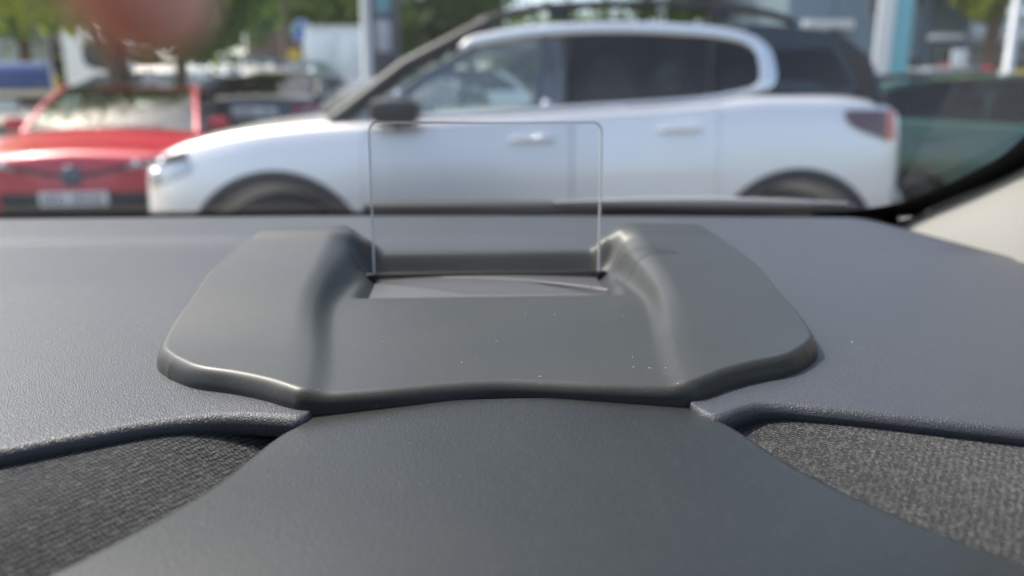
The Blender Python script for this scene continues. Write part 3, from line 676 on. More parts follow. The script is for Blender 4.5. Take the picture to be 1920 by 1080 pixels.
    for sg in (-1, 1):
        for k in range(min(len(ed) - 1, 2)):
            x0, x1 = ed[k] + .003, ed[k+1] - .003
            def dp(u, v, o=.004):
                x = lerp(x0, x1, u); z = lerp(S.B(x) + .14, S.T(x) - .05, v)
                if k == 1 and arches: z = max(z, 0); xx = wx[1] - math.sqrt(max(0, (wr + .1) ** 2 - (z - wr) ** 2)); x = lerp(x0, min(x1, xx if z < wr * 2 + .1 else x1), u)
                return Vector((x, sg * (S.side(x, z) + o), z))
            d = MB().slab(dp, lambda u, v: dp(u, v, -.004), 12, 12).build('door', M[paint], c)
            rim_ = [dp(u, 0, .002) for u in np.linspace(0, 1, 9)] + [dp(1, v, .002) for v in np.linspace(.1, 1, 9)] + [dp(u, 1, .002) for u in np.linspace(.9, 0, 9)] + [dp(0, v, .002) for v in np.linspace(.9, 0, 9)]
            MB().tube(rim_, .0022, 6, cap=False).build('shut_line', M['black'], d)
            hx = x1 - .20; hz = S.T(hx) - .14; y = S.side(hx, hz)
            pts = [Vector((hx + t * .11, sg * (y + .004 + .026 * (1 - t**4)), hz + .006)) for t in np.linspace(-1, 1, 9)]
            MB().tube(pts, .014, 8).build('handle', M[paint if not extra else 'silverlite'], d)
    return c
def nose_patch(S, poly, off=.006, rear=False, thick=.02):
    mb = MB(); sgn = 1 if rear else -1
    P = [Vector((S.front(y, rear) + sgn * off, y, z)) for y, z in poly]; mb.prism(P, (-sgn * thick, 0, 0)); return mb
def band_patch(S, y0, y1, zlo, zhi, off=.006, rear=False, n=14):
    sgn = 1 if rear else -1
    f = lambda u, v: Vector((S.front(lerp(y0, y1, u), rear) + sgn * off, lerp(y0, y1, u) , lerp(zlo(u), zhi(u), v)))
    return MB().slab(f, lambda u, v: f(u, v) + Vector((-sgn * .02, 0, 0)), n, 4)
def plate(c, S, z, mat='plate', rear=False, y=0.0):
    sgn = 1 if rear else -1; x = S.front(0, rear)
    p = MB().box((x + sgn * .016, y, z), (.012, .52, .112), bev=.004).build('number_plate', M[mat], c)
    yy = y - .21
    for k in range(7):
        if k == 4: yy += .04
        m_ = MB(); hh = .078
        kind = k % 3
        m_.box((x + sgn * .0235, yy, z), (.003, .011, hh)).box((x + sgn * .0235, yy + .034, z), (.003, .011, hh))
        if kind != 1: m_.box((x + sgn * .0236, yy + .017, z + (hh/2 - .006 if kind else 0)), (.003, .025, .011))
        m_.build('character', M['ink'], p, smooth=False); yy += .060

# ---- the silver crossover right in front
SV = Shape([-2.10, -2.09, -2.05, -1.97, -1.88, -1.74, -1.44, -1.07, -.7, 0, .7, 1.15, 1.52, 1.73, 1.85, 1.94, 1.99, 2.01],
           [.56, .64, .74, .82, .872, .900, .92, .92, .92, .92, .92, .92, .915, .895, .86, .78, .66, .60],
           [.74, .79, .855, .905, .945, .985, 1.04, 1.072, 1.085, 1.12, 1.165, 1.205, 1.205, 1.185, 1.15, 1.12, 1.09, 1.06],
           [.30, .26, .23, .22, .22, .22, .22, .22, .22, .22, .22, .22, .24, .28, .31, .34, .38, .40], crown=.05)
suv = make_car('crossover_car', 'silver crossover with black roof and roof rails, side-on across the whole view', SV, (.11, 4.75, 0), R(3.4), 'silver',
               (-1.10, -.30, 1.57, 1.81, 1.575, .66, [.14, .90]), rd=.035, wheels=(-1.36, 1.336), wr=.355, roofmat='blackpaint', extra=True)
def sidexz(x, z, off=0):                                 # near flank of the glasshouse
    zb_ = SV.T(x); bw = .86 * SV.H(x); t = (z - zb_) / (1.575 - zb_); return Vector((x, -(lerp(bw, .66, t) + .012 * (t < 1) + off), z)) if t > 0 else Vector((x, -(SV.side(x, z) + off), z))
def mirrored(o):
    q = o.copy(); q.data = o.data.copy(); COL.objects.link(q); q.parent = o.parent
    for v_ in q.data.vertices: v_.co.y *= -1
    q.data.flip_normals(); return q
# silver strip that frames the side windows and sweeps round the rear quarter
strip = smooth_line([(-.42, 1.44), (-.33, 1.475), (-.04, 1.522), (.38, 1.545), (.80, 1.533), (1.0, 1.51), (1.10, 1.478), (1.163, 1.425), (1.18, 1.35), (1.178, 1.29), (1.14, 1.245), (1.02, 1.212), (.78, 1.178), (.2, 1.142), (-.3, 1.115), (-.72, 1.09)], 8)
wd_ = pchip([0, .08, .35, .42, .5, .58, .64, .7, 1], [.012, .028, .030, .034, .042, .044, .036, .018, .012])
SV_pts = []; n_ = len(strip)
outer_, inner_ = [], []
for k, (x, z) in enumerate(strip):
    a = np.array(strip[max(k-1, 0)]); b_ = np.array(strip[min(k+1, n_-1)]); t_ = (b_ - a) / np.linalg.norm(b_ - a); nr = np.array([-t_[1], t_[0]]); h_ = wd_(k / (n_-1))
    outer_.append((x + nr[0]*h_, z + nr[1]*h_)); inner_.append((x - nr[0]*h_, z - nr[1]*h_))
def stf(off):
    def f(u, v):
        i = min(int(round(u * (n_-1))), n_-1); p = lerp(np.array(inner_[i]), np.array(outer_[i]), v); return sidexz(p[0], p[1], off + .012 * math.sin(math.pi * v))
    return f
st = MB().slab(stf(.012), stf(-.02), n_ - 1, 5).build('window_surround', M['silverlite'], suv); mirrored(st)
# black quarter panel behind it, with dark rear quarter glass
qp = [(1.235, 1.225), (1.66, 1.225), (1.62, 1.40), (1.57, 1.49), (1.43, 1.545), (1.10, 1.562), (1.17, 1.47), (1.24, 1.38)]
qp = smooth_line(qp, 4, True)
m_ = MB(); P_ = [sidexz(x, z, .004) for x, z in qp]; m_.prism(P_, (0, .04, 0)); qpo = m_.build('quarter_window', M['win'], suv, smooth=False); mirrored(qpo)
# roof rails
for sg in (-1, 1):
    pts = smooth_line([(-.34, sg * .645, 1.565), (-.22, sg * .64, 1.60), (.05, sg * .635, 1.648), (.52, sg * .63, 1.668), (1.0, sg * .63, 1.655), (1.25, sg * .635, 1.615), (1.36, sg * .64, 1.575)], 5)
    MB().tube(pts, .021, 10).build('roof_rail', M['black'], suv)
    for xk in (.1, .95): MB().box((xk, sg * .635, 1.625), (.12, .04, .07), bev=.01).build('rail_foot', M['black'], suv)
# belt moulding, arches, sills
bm_ = [sidexz(x, SV.T(x) + .012, .012) for x in np.linspace(-.8, 1.0, 30)]
for xc_ in (-1.36, 1.336):
    def ar(o):
        def f(u, v):
            a = R(lerp(-14, 194, u)); r = lerp(.402, .468, v); x, z = xc_ + r*math.cos(a), .365 + r*math.sin(a); return Vector((x, -(SV.side(x, max(z, .26)) + o), max(z, .2)))
        return f
    q = MB().slab(ar(.012), ar(-.01), 40, 3).build('arch_cladding', M['cladding'], suv); mirrored(q)
def sl(o): return lambda u, v: (lambda x, z: Vector((x, -(SV.side(x, z) + o), z)))(lerp(-.90, .88, u), lerp(.24, .40, v))
q = MB().slab(sl(.014), sl(-.01), 20, 4).build('sill_cladding', M['cladding'], suv); mirrored(q)
# door mirror bodies read as a black wedge: enlarge with a sail panel
q = MB().prism([sidexz(x, z, .006) for x, z in ((-.86, 1.085), (-.62, 1.098), (-.70, 1.20))], (0, .03, 0)).build('mirror_sail', M['black'], suv, smooth=False); mirrored(q)
# tail lamps, head lamps
def tl(o, x0, x1):
    def f(u, v):
        x = lerp(x0, x1, u); zt = 1.128; zb2 = lerp(1.095, 0.985, math.sqrt(u)) if x0 < 1.7 else .975; z = lerp(zb2, zt, v); return Vector((x, -(SV.side(x, z) + o), z))
    return f
q = MB().slab(tl(.016, 1.57, 1.80), tl(-.02, 1.57, 1.80), 12, 6).build('tail_lamp', M['taillamp'], suv)
MB().slab(tl(.018, 1.80, 1.865), tl(-.02, 1.80, 1.865), 6, 6).build('orange_lens', M['orange'], q)
q2 = mirrored(q)
def hl(o):
    def f(u, v):
        x = lerp(-2.02, -1.78, u); z = lerp(lerp(.74, .83, u), lerp(.83, .885, u), v); return Vector((x, -(SV.side(x, z) + o), z))
    return f
q = MB().slab(hl(.014), hl(-.02), 12, 5).build('head_lamp', M['lamp'], suv); mirrored(q)
def hs(o): return lambda u, v: (lambda x, z: Vector((x, -(SV.side(x, z) + o), z)))(lerp(-2.03, -1.80, u), lerp(lerp(.845, .89, u), lerp(.885, .925, u), v))
q0 = MB().slab(hs(.016), hs(-.02), 10, 3).build('lamp_blade', M['black'], suv); mirrored(q0)
MB().lathe([(.001, .02), (.03, .016), (.04, 0)], 16, Matrix.Translation((-1.96, -(SV.side(-1.96, .80) + .016), .80)) @ Matrix.Rotation(R(90), 4, 'X')).build('projector_lens', M['chrome'], q)
def fb(o): return lambda u, v: (lambda x, z: Vector((x, -(SV.side(x, z) + o), z)))(lerp(-2.06, -1.80, u), lerp(.24, .46, v))
q = MB().slab(fb(.012), fb(-.02), 8, 4).build('bumper_cladding', M['cladding'], suv); mirrored(q)
MB().box((2.015, 0, .78), (.02, 1.0, .12), bev=.006).build('tailgate_trim', M['black'], suv)
plate(suv, SV, .6); plate(suv, SV, .72, 'plateyellow', rear=True)
stw = MB(); 
for k in range(24): pass
a_ = [(-.45 + .0, .36 + .18*math.cos(t), 1.12 + .17*math.sin(t)) for t in np.linspace(0, 2*math.pi, 25)]
stw.tube(a_, .014, 8, cap=False).box((-.46, .36, 1.12), (.03, .33, .04)).build('steering_wheel', M['cabin'], suv)
MB().box((-.78, 0, 1.10), (.42, 1.4, .12), bev=.04).build('cabin_dashboard', M['cabin'], suv)

for gx, gz_ in ((-.74, 1.205), (.02, 1.155), (-1.93, .865), (-.02, .985)):  # added chrome domes, put in only to catch sun glints
    p_ = sidexz(gx, gz_, .012); MB().lathe([(.001, .016), (.012, .0135), (.02, .007), (.024, 0)], 18, Matrix.Translation(p_) @ Matrix.Rotation(R(90), 4, 'X')).build('glint_stud', M['chrome'], suv)
# ---- generic family car outline
def hatch(L=4.3, W=1.79, H=1.45, belt=.93, nose=.78, tail=.9):
    f = L / 4.3; h = W / 2
    return Shape([f*x for x in (-2.15, -2.13, -2.06, -1.92, -1.7, -1.4, -1.05, -.5, .4, 1.2, 1.7, 1.95, 2.08, 2.14, 2.15)],
                 [h*k for k in (.5, .62, .78, .90, .97, .995, 1, 1, 1, 1, .98, .93, .85, .72, .66)],
                 [nose-.06, nose-.02, nose+.02, nose+.05, nose+.08, belt-.03, belt, belt+.015, belt+.04, belt+.08, belt+.10, belt+.08, tail+.06, tail+.02, tail], crown=.05)
# ---- red hatchback facing the camera
RS = hatch(4.37, 1.79, 1.43, .93, .74, .9)
rp = Vector((-4.02, 8.3, 0))
red = make_car('hatchback_car', 'red hatchback facing the camera at the left edge, in front of the tree', RS, (rp.x, 8.3, 0), R(101), 'red', (-1.05, -.25, 1.35, 1.95, 1.375, .64, [.35]), wr=.32)
zc = .60
for sg in (-1, 1):
    band_patch(RS, sg*.16, sg*.80, lambda u: .615 + .09*u, lambda u: .64 + .13*u).build('head_lamp', M['black'], red)
    band_patch(RS, sg*.42, sg*.76, lambda u: .66 + .04*u, lambda u: .675 + .07*u, off=.012).build('daytime_lamp', M['lamp'], red)
    band_patch(RS, sg*.60, sg*.78, lambda u: .30, lambda u: .42).build('fog_lamp_recess', M['black'], red)
    MB().lathe([(.001, .03), (.022, .022), (.03, 0)], 14, Matrix.Translation((RS.front(.5) - .012, sg*.5, .70)) @ Matrix.Rotation(R(-90), 4, 'Y')).build('projector_lens', M['chrome'], red)
band_patch(RS, -.56, .56, lambda u: .24 , lambda u: .47 - .0*u, off=.006).build('lower_grille', M['black'], red)
for z in (.29, .34, .385): band_patch(RS, -.52, .52, lambda u: z, lambda u: z + .012, off=.012).build('grille_bar', M['cladding'], red)
band_patch(RS, -.20, .20, lambda u: .60, lambda u: .635, off=.008).build('upper_grille', M['black'], red)
MB().lathe([(.001, .03), (.05, .026), (.075, .012), (.082, 0)], 24, Matrix.Translation((RS.x0 - .006, 0, .605)) @ Matrix.Rotation(R(-90), 4, 'Y')).build('badge', M['badge'], red)
MB().lathe([(.076, .028), (.080, .031), (.083, .026)], 24, Matrix.Translation((RS.x0 - .006, 0, .605)) @ Matrix.Rotation(R(-90), 4, 'Y')).build('badge_ring', M['badge'], red)
plate(red, RS, .42)
MB().tube([(-1.13, -.5, .985), (-1.2, .05, 1.0)], .008, 6).build('wiper', M['black'], red)
MB().prism([(-.41, .26, 1.383), (-.41, .52, 1.353), (-.53, .53, 1.30), (-.47, .26, 1.355)], (-.006, 0, .006)).build('sun_strip', M['teal'], red, smooth=False)

# ---- other parked cars
def park(name, label, u, v, Y, deg, paint, L=4.3, W=1.79, H=1.45, belt=.93, group='cars parked in the lot', parts=False, tinted='tinted', arches=True):
    S = hatch(L, W, H, belt, belt - .17, belt)
    f = L / 4.3
    p = at(u, v, Y)
    return make_car(name, label, S, (p.x, Y, gz(Y)), R(deg), paint, (-1.05*f, -.3*f, 1.4*f, 1.98*f, H - .03, .62 * W / 1.79, [.35*f]), group, wr=.32, parts=parts, side_glass=tinted, arches=arches), S
b1, S1 = park('hatchback_car', 'black hatchback showing its rear with white number plate, between red car and silver crossover', 562, 300, 11.0, -88, 'blackpaint', 4.0, 1.78, 1.52, 1.1)
plate(b1, S1, 1.0, rear=True)
for sg in (-1, 1):
    band_patch(S1, sg*.46, sg*.80, lambda u: .93, lambda u: 1.09, rear=True).build('tail_lamp', M['redlamp'], b1)
g1, S2 = park('hatchback_car', 'light grey car just right of the black hatchback, behind the crossover bonnet', 592, 300, 12.8, 100, 'greypaint', 4.2, 1.78, 1.5, 1.02)
g2, S3 = park('hatchback_car', 'dark blue hatchback behind the crossover windscreen pillar', 768, 300, 8.8, 84, 'darkblue', 4.1, 1.78, 1.47, 1.0, tinted='tinted')
g3, S4 = park('estate_car', 'silver car with bright windscreen in the second row, left of the yellow marker', 430, 300, 15.6, 158, 'silver', 4.5, 1.8, 1.5)
g4, S5 = park('estate_car', 'gunmetal car half hidden behind the red car roof', 360, 300, 14.2, 162, 'gunmetal', 4.5, 1.8, 1.48)
g5, S6 = park('estate_car', 'white car furthest back in the lot behind the silver car', 470, 300, 19.5, 160, 'whitepaint', 4.6, 1.82, 1.62)
g6, S7 = park('hatchback_car', 'pale blue car in the lot beside the white van', 590, 300, 19.0, 165, 'bluepaint', 4.1, 1.78, 1.5)
g7, S8 = park('hatchback_car', 'white car glimpsed above the crossover windscreen pillar', 800, 300, 15.8, 20, 'whitepaint', 4.2, 1.78, 1.5)
g8, S9 = park('hatchback_car', 'dark green car at the right edge, beyond the crossover tail', 1905, 300, 6.75, 176, 'greenpaint', 4.2, 1.8, 1.43, .98, parts=True)
g9, S10 = park('pickup_car', 'dark grey car low between crossover tail and totem', 1745, 300, 10.6, 172, 'gunmetal', 4.6, 1.85, 1.55, 1.1)
g10, S11 = park('hatchback_car', 'silver car parked under the blue-grey building near the totem', 1700, 300, 15.5, 14, 'silver', 4.3, 1.8, 1.5)
g11, S12 = park('hatchback_car', 'white car parked under the blue-grey building behind crossover roof', 1540, 300, 17.5, 10, 'whitepaint', 4.3, 1.8, 1.5)

for u_, Y_, dg, pt, lb in ((385, 15.4, 96, 'silver', 'silver hatchback facing the camera just above the red car roof'), (470, 16.8, 100, 'whitepaint', 'white hatchback facing the camera in the middle row of the lot'),
                           (535, 15.0, 104, 'greypaint', 'grey hatchback facing the camera below the yellow marker board'), (415, 20.5, 98, 'bluepaint', 'pale blue hatchback facing the camera in the rear row'), (330, 17.4, 95, 'whitepaint', 'white hatchback facing the camera behind the slim tree trunks')):
    park('hatchback_car', lb, u_, 300, Y_, dg, pt, 4.1, 1.78, 1.52)
# ---- white van
def van():
    Y = 24.0; p = at(687, 300, Y); c = empty('van', (p.x, Y, gz(Y)), R(266)); tag(c, 'plain white panel van standing behind the grey sign column', 'van')
    prof = smooth_line([(-2.5, .35), (-2.52, .8), (-2.4, 1.05), (-1.75, 1.22), (-1.2, 1.95), (-.9, 2.14), (0, 2.2), (2.3, 2.18), (2.45, 2.05), (2.5, 1.2), (2.5, .4)], 4)
    m = MB(); k = len(prof)
    secs = [(-.96, .0), (-.90, .03), (-.80, .05), (.80, .05), (.90, .03), (.96, .0)]
    V = []; F = []
    for y, up in secs:
        V += [(x * (1 if up else .985), y, z + (up if z > 1 else 0)) for x, z in prof]
    for j in range(len(secs)-1):
        for i in range(k): F.append((j*k+i, j*k+(i+1) % k, (j+1)*k+(i+1) % k, (j+1)*k+i))
    F += [tuple(range(k)), tuple((len(secs)-1)*k+i for i in range(k))]
    obj('body', V, F, M['whitepaint'], c, angle=35)
    def wsx(u, v): s = 2*u-1; return Vector((lerp(-1.76, -1.19, v) - .06*(1-s*s) - .02, s*.78, lerp(1.28, 1.95, v)))
    MB().grid(wsx, 8, 4).build('windscreen', M['win'], c)
    for sg in (-1, 1):
        MB().prism([(-1.62, sg*.965, 1.28), (-.75, sg*.965, 1.28), (-.75, sg*.965, 1.85), (-1.2, sg*.965, 1.85)], (0, -sg*.01, 0)).build('side_window', M['win'], c, smooth=False)
        MB().box((-2.46, sg*.72, .92), (.12, .3, .2), bev=.04).build('head_lamp', M['lamp'], c)
        MB().box((2.5, sg*.9, 1.1), (.05, .09, .5), bev=.015).build('tail_lamp', M['redlamp'], c)
        MB().box((2.505, sg*.43, 1.25), (.016, .82, 1.5), bev=.006).build('rear_door', M['whitepaint'], c)
        MB().box((-1.5, sg*1.08, 1.35), (.1, .2, .28), bev=.03).build('door_mirror', M['black'], c)
        for x in (-1.75, 1.55): wheel(c, x, sg*.86, .34)
    MB().box((-2.54, 0, .55), (.05, 1.6, .22), bev=.02).build('bumper', M['black'], c)
van()
# ---- blue dropside truck with white cab
def truck():
    Y = 18.0; p = at(85, 300, Y); c = empty('flatbed_truck', (p.x, Y, gz(Y)), R(178)); tag(c, 'truck with blue dropside bed and white cab behind the red car', 'truck')
    bx0 = -1.55; fl = 0.78
    MB().box((1.2, 0, fl - .10), (5.0, .8, .16)).build('chassis', M['black'], c)
    MB().box((1.35, 0, fl + .02), (5.0, 2.1, .12), bev=.01).build('bed_floor', M['cream'], c)
    for sg in (-1, 1):
        for k in range(3): MB().box((-.30 + 1.655*k, sg*1.05, fl + .31), (1.63, .05, .42), bev=.012).build('side_board', M['bluebed'], c)
        for k in range(4): MB().box((-1.13 + 1.655*k, sg*1.05, fl + .33), (.06, .07, .52), bev=.01).build('stake', M['steel'], c)
    MB().box((3.85, 0, fl + .31), (.05, 2.05, .42), bev=.012).build('tail_board', M['bluebed'], c)
    MB().box((-1.16, 0, fl + .65), (.07, 2.05, 1.1), bev=.012).build('headboard', M['black'], c)
    MB().box((-1.16, 1.0, fl + .22), (.10, .14, .3), bev=.02).box((-1.16, -1.0, fl + .22), (.10, .14, .3), bev=.02).build('marker_board', M['yellow'], c)
    m = MB()
    m.box((1.4, 0, fl + .58), (4.6, 1.9, .18), bev=.05); m.build('load_cover', M['mauve'], c)
    prof = smooth_line([(-3.25, .45), (-3.28, .85), (-3.2, 1.15), (-2.95, 1.3), (-2.5, 1.95), (-2.2, 2.15), (-1.5, 2.18), (-1.36, 2.05), (-1.34, 1.2), (-1.36, .45)], 4)
    k = len(prof); V = []; F = []
    secs = [(-.97, .96), (-.9, 1), (.9, 1), (.97, .96)]
    for y, sc_ in secs: V += [(-2.3 + (x + 2.3) * sc_, y, 1.25 + (z - 1.25) * sc_) for x, z in prof]
    for j in range(3):
        for i in range(k): F.append((j*k+i, j*k+(i+1) % k, (j+1)*k+(i+1) % k, (j+1)*k+i))
    F += [tuple(range(k)), tuple(3*k+i for i in range(k))]
    obj('cab', V, F, M['whitepaint'], c, angle=35)
    MB().grid(lambda u, v: Vector((lerp(-2.98, -2.5, v) - .02, (2*u-1)*.8, lerp(1.32, 1.93, v))), 6, 4).build('windscreen', M['win'], c)
    for sg in (-1, 1):
        P = smooth_line([(-2.8, 1.32), (-2.42, 1.86), (-1.95, 1.88), (-1.82, 1.75), (-1.85, 1.4), (-2.2, 1.3)], 4, True)
        MB().prism([(x, sg*.982, z) for x, z in P], (0, -sg*.02, 0)).build('side_window', M['win'], c, smooth=False)
        MB().box((-2.75, sg*1.12, 1.5), (.09, .18, .32), bev=.03).build('door_mirror', M['black'], c)
        MB().box((-3.25, sg*.68, .85), (.08, .34, .2), bev=.03).build('head_lamp', M['lamp'], c)
        for x in (-2.45, 2.3): wheel(c, x, sg*.84, .38)
        MB().box((.3, sg*.95, .5), (1.0, .12, .34), bev=.03).build('side_locker', M['panelw'], c)
        MB().box((1.62, sg*.95, .62), (.08, .06, .5), bev=.01).build('mudguard_stay', M['steel'], c)
truck()

# ------------------------------------------------------------------ trees
def tree(name, label, x, y, h, cr, ch, mat, nleaf, leaf, seed, trunk=.14, skew=(0, 0), fork=True, group='trees around the car park'):
    r_ = np.random.default_rng(seed); z0 = gz(y)
    t = empty(name, (x, y, z0)); tag(t, label, 'tree', group)
    mb = MB(); cz = h - ch / 2
    top = Vector((skew[0] * .5, skew[1] * .5, h * .8))
    P = [Vector((0, 0, -.1)), Vector((.02, 0, h*.2)), Vector((.05 + skew[0]*.15, .02, h*.42)), Vector((skew[0]*.3, 0, h*.62)), top]
    mb.tube(P, [trunk*1.25, trunk, trunk*.8, trunk*.55, trunk*.2], 10)
    limbs = []
    for k in range(9):
        a = k * 2.4 + seed; s = P[1].lerp(P[3], (k % 5) / 4.5) if k % 2 else P[2].lerp(P[3], (k % 4) / 4)
        e = Vector((skew[0] + cr*.75*math.cos(a), skew[1] + cr*.75*math.sin(a), cz + ch * r_.uniform(-.25, .35)))
        md_ = s.lerp(e, .5) + Vector((0, 0, .12*ch)); mb.tube([s, md_, e], [trunk*.42, trunk*.28, trunk*.06], 7); limbs.append(e)
    mb.build('trunk', M['bark'], t)
    n = nleaf; cl = 46
    C = []
    for k in range(cl):
        a = r_.uniform(0, 2*math.pi); q = r_.uniform(-1, 1); rr = r_.uniform(.35, 1.0) ** .6
        C.append((skew[0] + cr*rr*math.sqrt(1-q*q)*math.cos(a), skew[1] + cr*rr*math.sqrt(1-q*q)*math.sin(a), cz + ch*.5*rr*q))
    C = np.array(C); idx = r_.integers(0, cl, n); sz = cr * .24
    pos = C[idx] + r_.normal(0, 1, (n, 3)) * np.array([sz, sz, sz*.7])
    ax = r_.normal(0, 1, (n, 3)); ax /= np.linalg.norm(ax, axis=1)[:, None]
    bx = np.cross(ax, r_.normal(0, 1, (n, 3))); bx /= np.linalg.norm(bx, axis=1)[:, None]
    L = (leaf * r_.uniform(.6, 1.3, n))[:, None]
    Q = np.stack([pos - ax*L, pos + bx*L*.45, pos + ax*L, pos - bx*L*.45], 1).reshape(-1, 3)
    me = bpy.data.meshes.new('crown'); me.vertices.add(4*n); me.vertices.foreach_set('co', Q.ravel())
    me.loops.add(4*n); me.loops.foreach_set('vertex_index', np.arange(4*n)); me.polygons.add(n)
    me.polygons.foreach_set('loop_start', np.arange(0, 4*n, 4)); me.update(); me.validate(); me.materials.append(M[mat])
    o = bpy.data.objects.new('crown', me); COL.objects.link(o); o.parent = t
def px(u, Y): return at(u, 200, Y).x
tree('street_tree', 'slim brown-trunked tree with yellow-green leaves behind the red car', px(228, 11.5), 11.5, 5.6, 2.1, 3.3, 'leafy', 13000, .10, 3, .16, (-.25, 0))
tree('street_tree', 'thin young tree just right of the brown-trunked one', px(340, 12.6), 12.6, 5.2, 1.25, 3.5, 'leafg', 11000, .11, 5, .08, (.55, 0))
bt = [('round leafy tree rising behind the white van', 575, 31, 9, 2.6, 6.2, 'leafg'), ('tall dark tree rising behind the grey sign column', 745, 30, 9.5, 3.3, 8.3, 'leafd'),
      ('broad green tree above the crossover windscreen', 885, 33, 18, 3.3, 16.4, 'leafg'), ('green tree just right of the gap of bright sky', 1200, 32, 21, 3.3, 19.5, 'leafg'), ('dark tree above the crossover rear window', 1350, 34, 18, 3.0, 16.5, 'leafd'),
      ('small dark tree at the foot of the bright sky gap', 1020, 38, 4.2, 2.4, 3.4, 'leafd'), ('yellow-green tree behind the shop canopy at the top right', 1840, 22, 7.5, 1.9, 5.0, 'leafy'), ('green tree near the building corner, half behind crossover roof', 1445, 30, 9, 1.4, 7.0, 'leafd'), ('bushy tree behind the pale grey shed at the left', 60, 27, 8, 2.8, 5.4, 'leafg'), ('dark tree right of the brick building', 660, 36, 9.5, 2.2, 7.4, 'leafd')]
for k, (lb, u, Y, h, cr, ch, mt) in enumerate(bt):
    tree('leafy_tree', lb, px(u, Y), Y, h, cr, ch, mt, 9000 if h > 14 else 5200, .26, 20 + k, .2)

# ------------------------------------------------------------------ buildings and street furniture
def facade(name, label, x0, x1, Y, z1, mat, depth, wins, cat='building', panel=None, pmat_=None):
    c = empty(name, ((x0 + x1)/2, Y, gz(Y))); tag(c, label, cat); w0 = (x1 - x0); g = 0
    MB().box((0, depth/2, (z1)/2 - .2), (w0, depth, z1 + .4)).build('wall', M[mat], c, smooth=False)
    if panel:
        n = int(round(w0 / panel)); pw = w0 / n
        for k in range(n):
            MB().box((-w0/2 + (k + .5)*pw, -.03, z1/2), (pw - .05, .06, z1 - .1), bev=.008).build('cladding_panel', M[pmat_ or mat], c, smooth=False)
    for (a, b, lo, hi) in wins:
        f = MB().box(((a+b)/2 - (x0+x1)/2, -.05, (lo+hi)/2), (b-a+.16, .12, hi-lo+.16)).build('window', M['frame'], c, smooth=False)
        MB().box(((a+b)/2 - (x0+x1)/2, -.09, (lo+hi)/2), (b-a, .10, hi-lo)).build('pane', M['win'], f, smooth=False)
        MB().box(((a+b)/2 - (x0+x1)/2, -.145, (lo+hi)/2), (.06, .03, hi-lo)).build('mullion', M['frame'], f, smooth=False)
    return c
Y = 29; facade('shed', 'low shed with pale grey vertical cladding panels behind the truck', px(-160, Y), px(165, Y), Y, 3.1, 'claddark', 6, [], 'shed', panel=.9, pmat_='panelw')
Y = 44; xa, xb = px(470, Y), px(665, Y)
facade('brick_building', 'brown brick building with tall dark windows beyond the parked cars', xa, xb, Y, 11, 'brick', 8, [(xa + .6 + 1.65*i, xa + 1.5 + 1.65*i, zz, zz + 1.9) for i in range(4) for zz in (.8, 3.9, 7.0)])
Y = 23; xa, xb = px(1462, Y), px(1800, Y)
bl = facade('showroom_building', 'blue-grey clad showroom with dark windows at the upper right', xa, xb, Y, 6.2, 'clad', 10,
            [(px(1610, Y), px(1640, Y), 2.7, 3.4), (px(1678, Y), px(1700, Y), 2.95, 3.5), (px(1722, Y), px(1764, Y), .9, 1.75), (px(1655, Y), px(1705, Y), .2, 1.5)], panel=1.35, pmat_='clad')
MB().box((px(1715, Y) - (xa+xb)/2, -.2, 2.6), (.28, .3, 5.2), bev=.01).build('downpipe_pier', M['claddark'], bl)
MB().box((px(1740, Y) - (xa+xb)/2, -.4, 2.05), (.9, .6, .14), bev=.02).build('door_canopy', M['white'], bl)
for k in range(9): MB().box((px(1490 + 10.5*k, Y) - (xa+xb)/2, -.25, 2.42), (.11, .2, .26), bev=.03).build('glint_block', M['white'], bl)  # made-up white blocks standing in for a row of bright glints
# pale building with canopy, far right
Y = 27; xa, xb = px(1770, Y), px(2080, Y)
sh_ = facade('shop', 'low pale shop with white canopy and blue sign at the far right', xa, xb, Y, 3.0, 'panelw', 6, [(xa + 1.4, xa + 2.6, .3, 1.5), (xa + 3.2, xa + 4.6, .3, 1.5)], 'shop')
cpy = MB().box((-.2, -1.0, 2.2), (5.4, 1.6, .34), bev=.02, rz=R(-9)).build('canopy', M['white'], sh_); MB().box((-.5, -1.9, 2.6), (1.5, .1, .42), bev=.03).build('sign', M['signblue'], sh_)
for x in (-2.6, 2.0): MB().tube([(x, -1.6, -.1), (x, -1.6, 2.1)], .06, 8).build('canopy_post', M['steel'], sh_)
# totem: white face, cyan return
def totem():
    Y = 13.5; p = at(1660, 150, Y); c = empty('totem_sign', (p.x, Y, gz(Y)), R(-22)); tag(c, 'tall totem with white face and pale cyan side beside the showroom', 'sign')
    MB().box((-.10, 0, 3.0), (.26, .30, 6.0), bev=.01).build('white_panel', M['white'], c)
    MB().box((.17, .02, 3.0), (.28, .26, 6.0), bev=.01).build('cyan_panel', M['cyan'], c)
    MB().box((.03, 0, .06), (.8, .6, .12), bev=.02).build('plinth', M['steel'], c)
totem()
def lamp_post(label, u, Y, r, mat, h=7):
    c = empty('lamp_post', (px(u, Y), Y, gz(Y))); tag(c, label, 'lamp post', 'lamp posts around the car park')
    MB().tube([(0, 0, -.1), (0, 0, 1.1), (0, 0, 1.15), (0, 0, h)], [r*1.35, r*1.35, r, r*.7], 14).build('pole', M[mat], c)
    MB().tube([(0, 0, h), (.3, 0, h + .25), (.9, 0, h + .3)], r*.6, 8).build('arm', M[mat], c); MB().box((1.1, 0, h + .28), (.6, .22, .1), bev=.03).build('lamp_head', M['steel'], c)
lamp_post('pale cream lamp post left of the grey sign column', 692, 14.2, .085, 'white')
lamp_post('brown post in front of the brick building', 543, 22, .12, 'bark', 6)
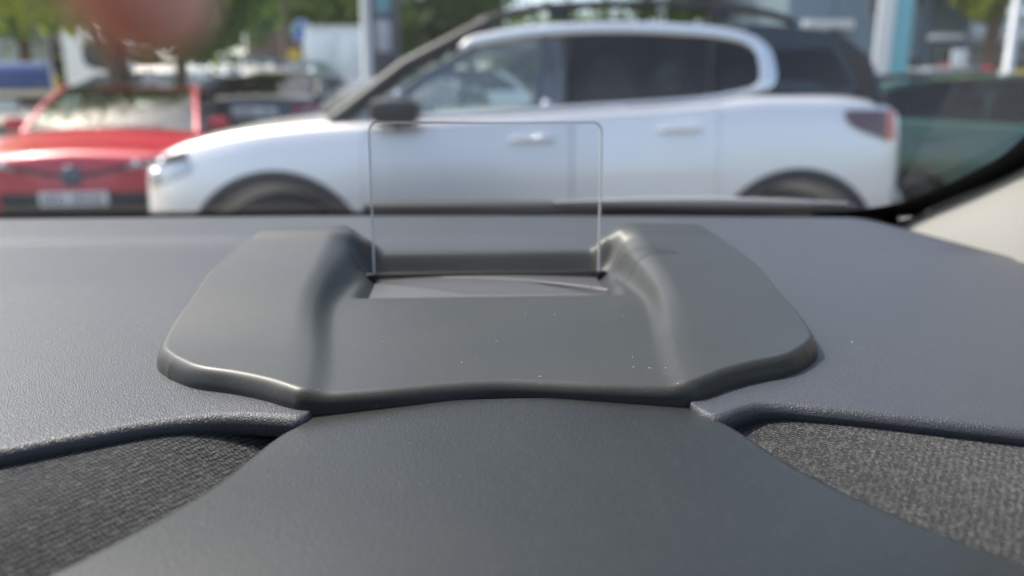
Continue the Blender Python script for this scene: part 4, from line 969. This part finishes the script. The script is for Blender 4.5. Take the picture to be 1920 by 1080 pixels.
lamp_post('galvanised lamp post at the far right in front of the shop', 1880, 15.5, .10, 'steel')
def column():
    Y = 14.6; c = empty('sign_column', (px(728, Y), Y, gz(Y)), R(4)); tag(c, 'dark grey advertising column with pale posters behind the lamp post', 'sign')
    MB().box((0, 0, 2.6), (.50, .42, 5.2), bev=.02).build('casing', M['post'], c)
    MB().box((0, 0, .08), (.7, .6, .16), bev=.02).build('base', M['steel'], c)
    MB().box((-.02, -.216, 2.62), (.26, .012, .30), bev=.004).build('poster', M['postercyan'], c)
    MB().box((-.02, -.216, 2.08), (.26, .012, .55), bev=.004).build('poster', M['poster'], c)
    MB().box((-.02, -.216, 3.05), (.26, .012, .34), bev=.004).build('poster', M['poster'], c)
column()
def round_sign():
    Y = 22; p = at(566, 58, Y); c = empty('road_sign', (p.x, Y, gz(Y))); tag(c, 'small round blue road sign beside the brown post', 'sign'); z = p.z - gz(Y)
    MB().tube([(0, .05, -.1), (0, .05, z + .3)], .035, 8).build('pole', M['steel'], c)
    MB().lathe([(.001, .012), (.27, .012), (.3, .0), (.3, -.01), (.001, -.01)], 28, Matrix.Translation((0, 0, z)) @ Matrix.Rotation(R(90), 4, 'X')).build('disc', M['signblue'], c)
    MB().lathe([(.27, .016), (.30, .016), (.30, .008)], 28, Matrix.Translation((0, 0, z)) @ Matrix.Rotation(R(90), 4, 'X')).build('rim', M['white'], c)
round_sign()
def board(name, label, u, v, Y, wd, ht, mat, rot=0):
    p = at(u, v, Y); c = empty(name, (p.x, Y, gz(Y)), R(rot)); tag(c, label, 'sign', 'boards and markers around the lot'); z = p.z - gz(Y)
    for s in (-1, 1): MB().tube([(s*wd*.4, .03, -.1), (s*wd*.4, .03, z + ht*.4)], .025, 8).build('leg', M['steel'], c)
    MB().box((0, 0, z), (wd, .04, ht), bev=.015).build('panel', M[mat], c)
board('marker_board', 'yellow marker board between parked cars and brick building', 552, 104, 17, .26, .22, 'yellow')
board('banner_board', 'red board left of the white one under the canopy', 1771, 132, 19, .26, .30, 'redsign')
board('banner_board', 'bright white board under the shop canopy', 1798, 112, 19, .36, .46, 'white')
board('banner_board', 'red board beside the galvanised lamp post', 1852, 136, 18, .30, .28, 'redsign')
board('banner_board', 'yellow board at the right edge above the green car', 1904, 139, 18, .46, .22, 'yellow')
board('banner_board', 'long soft blue board low above the green car roof', 1812, 148, 17, .62, .2, 'mauve')
board('banner_board', 'small cream board right of the totem', 1692, 120, 19, .26, .26, 'cream')
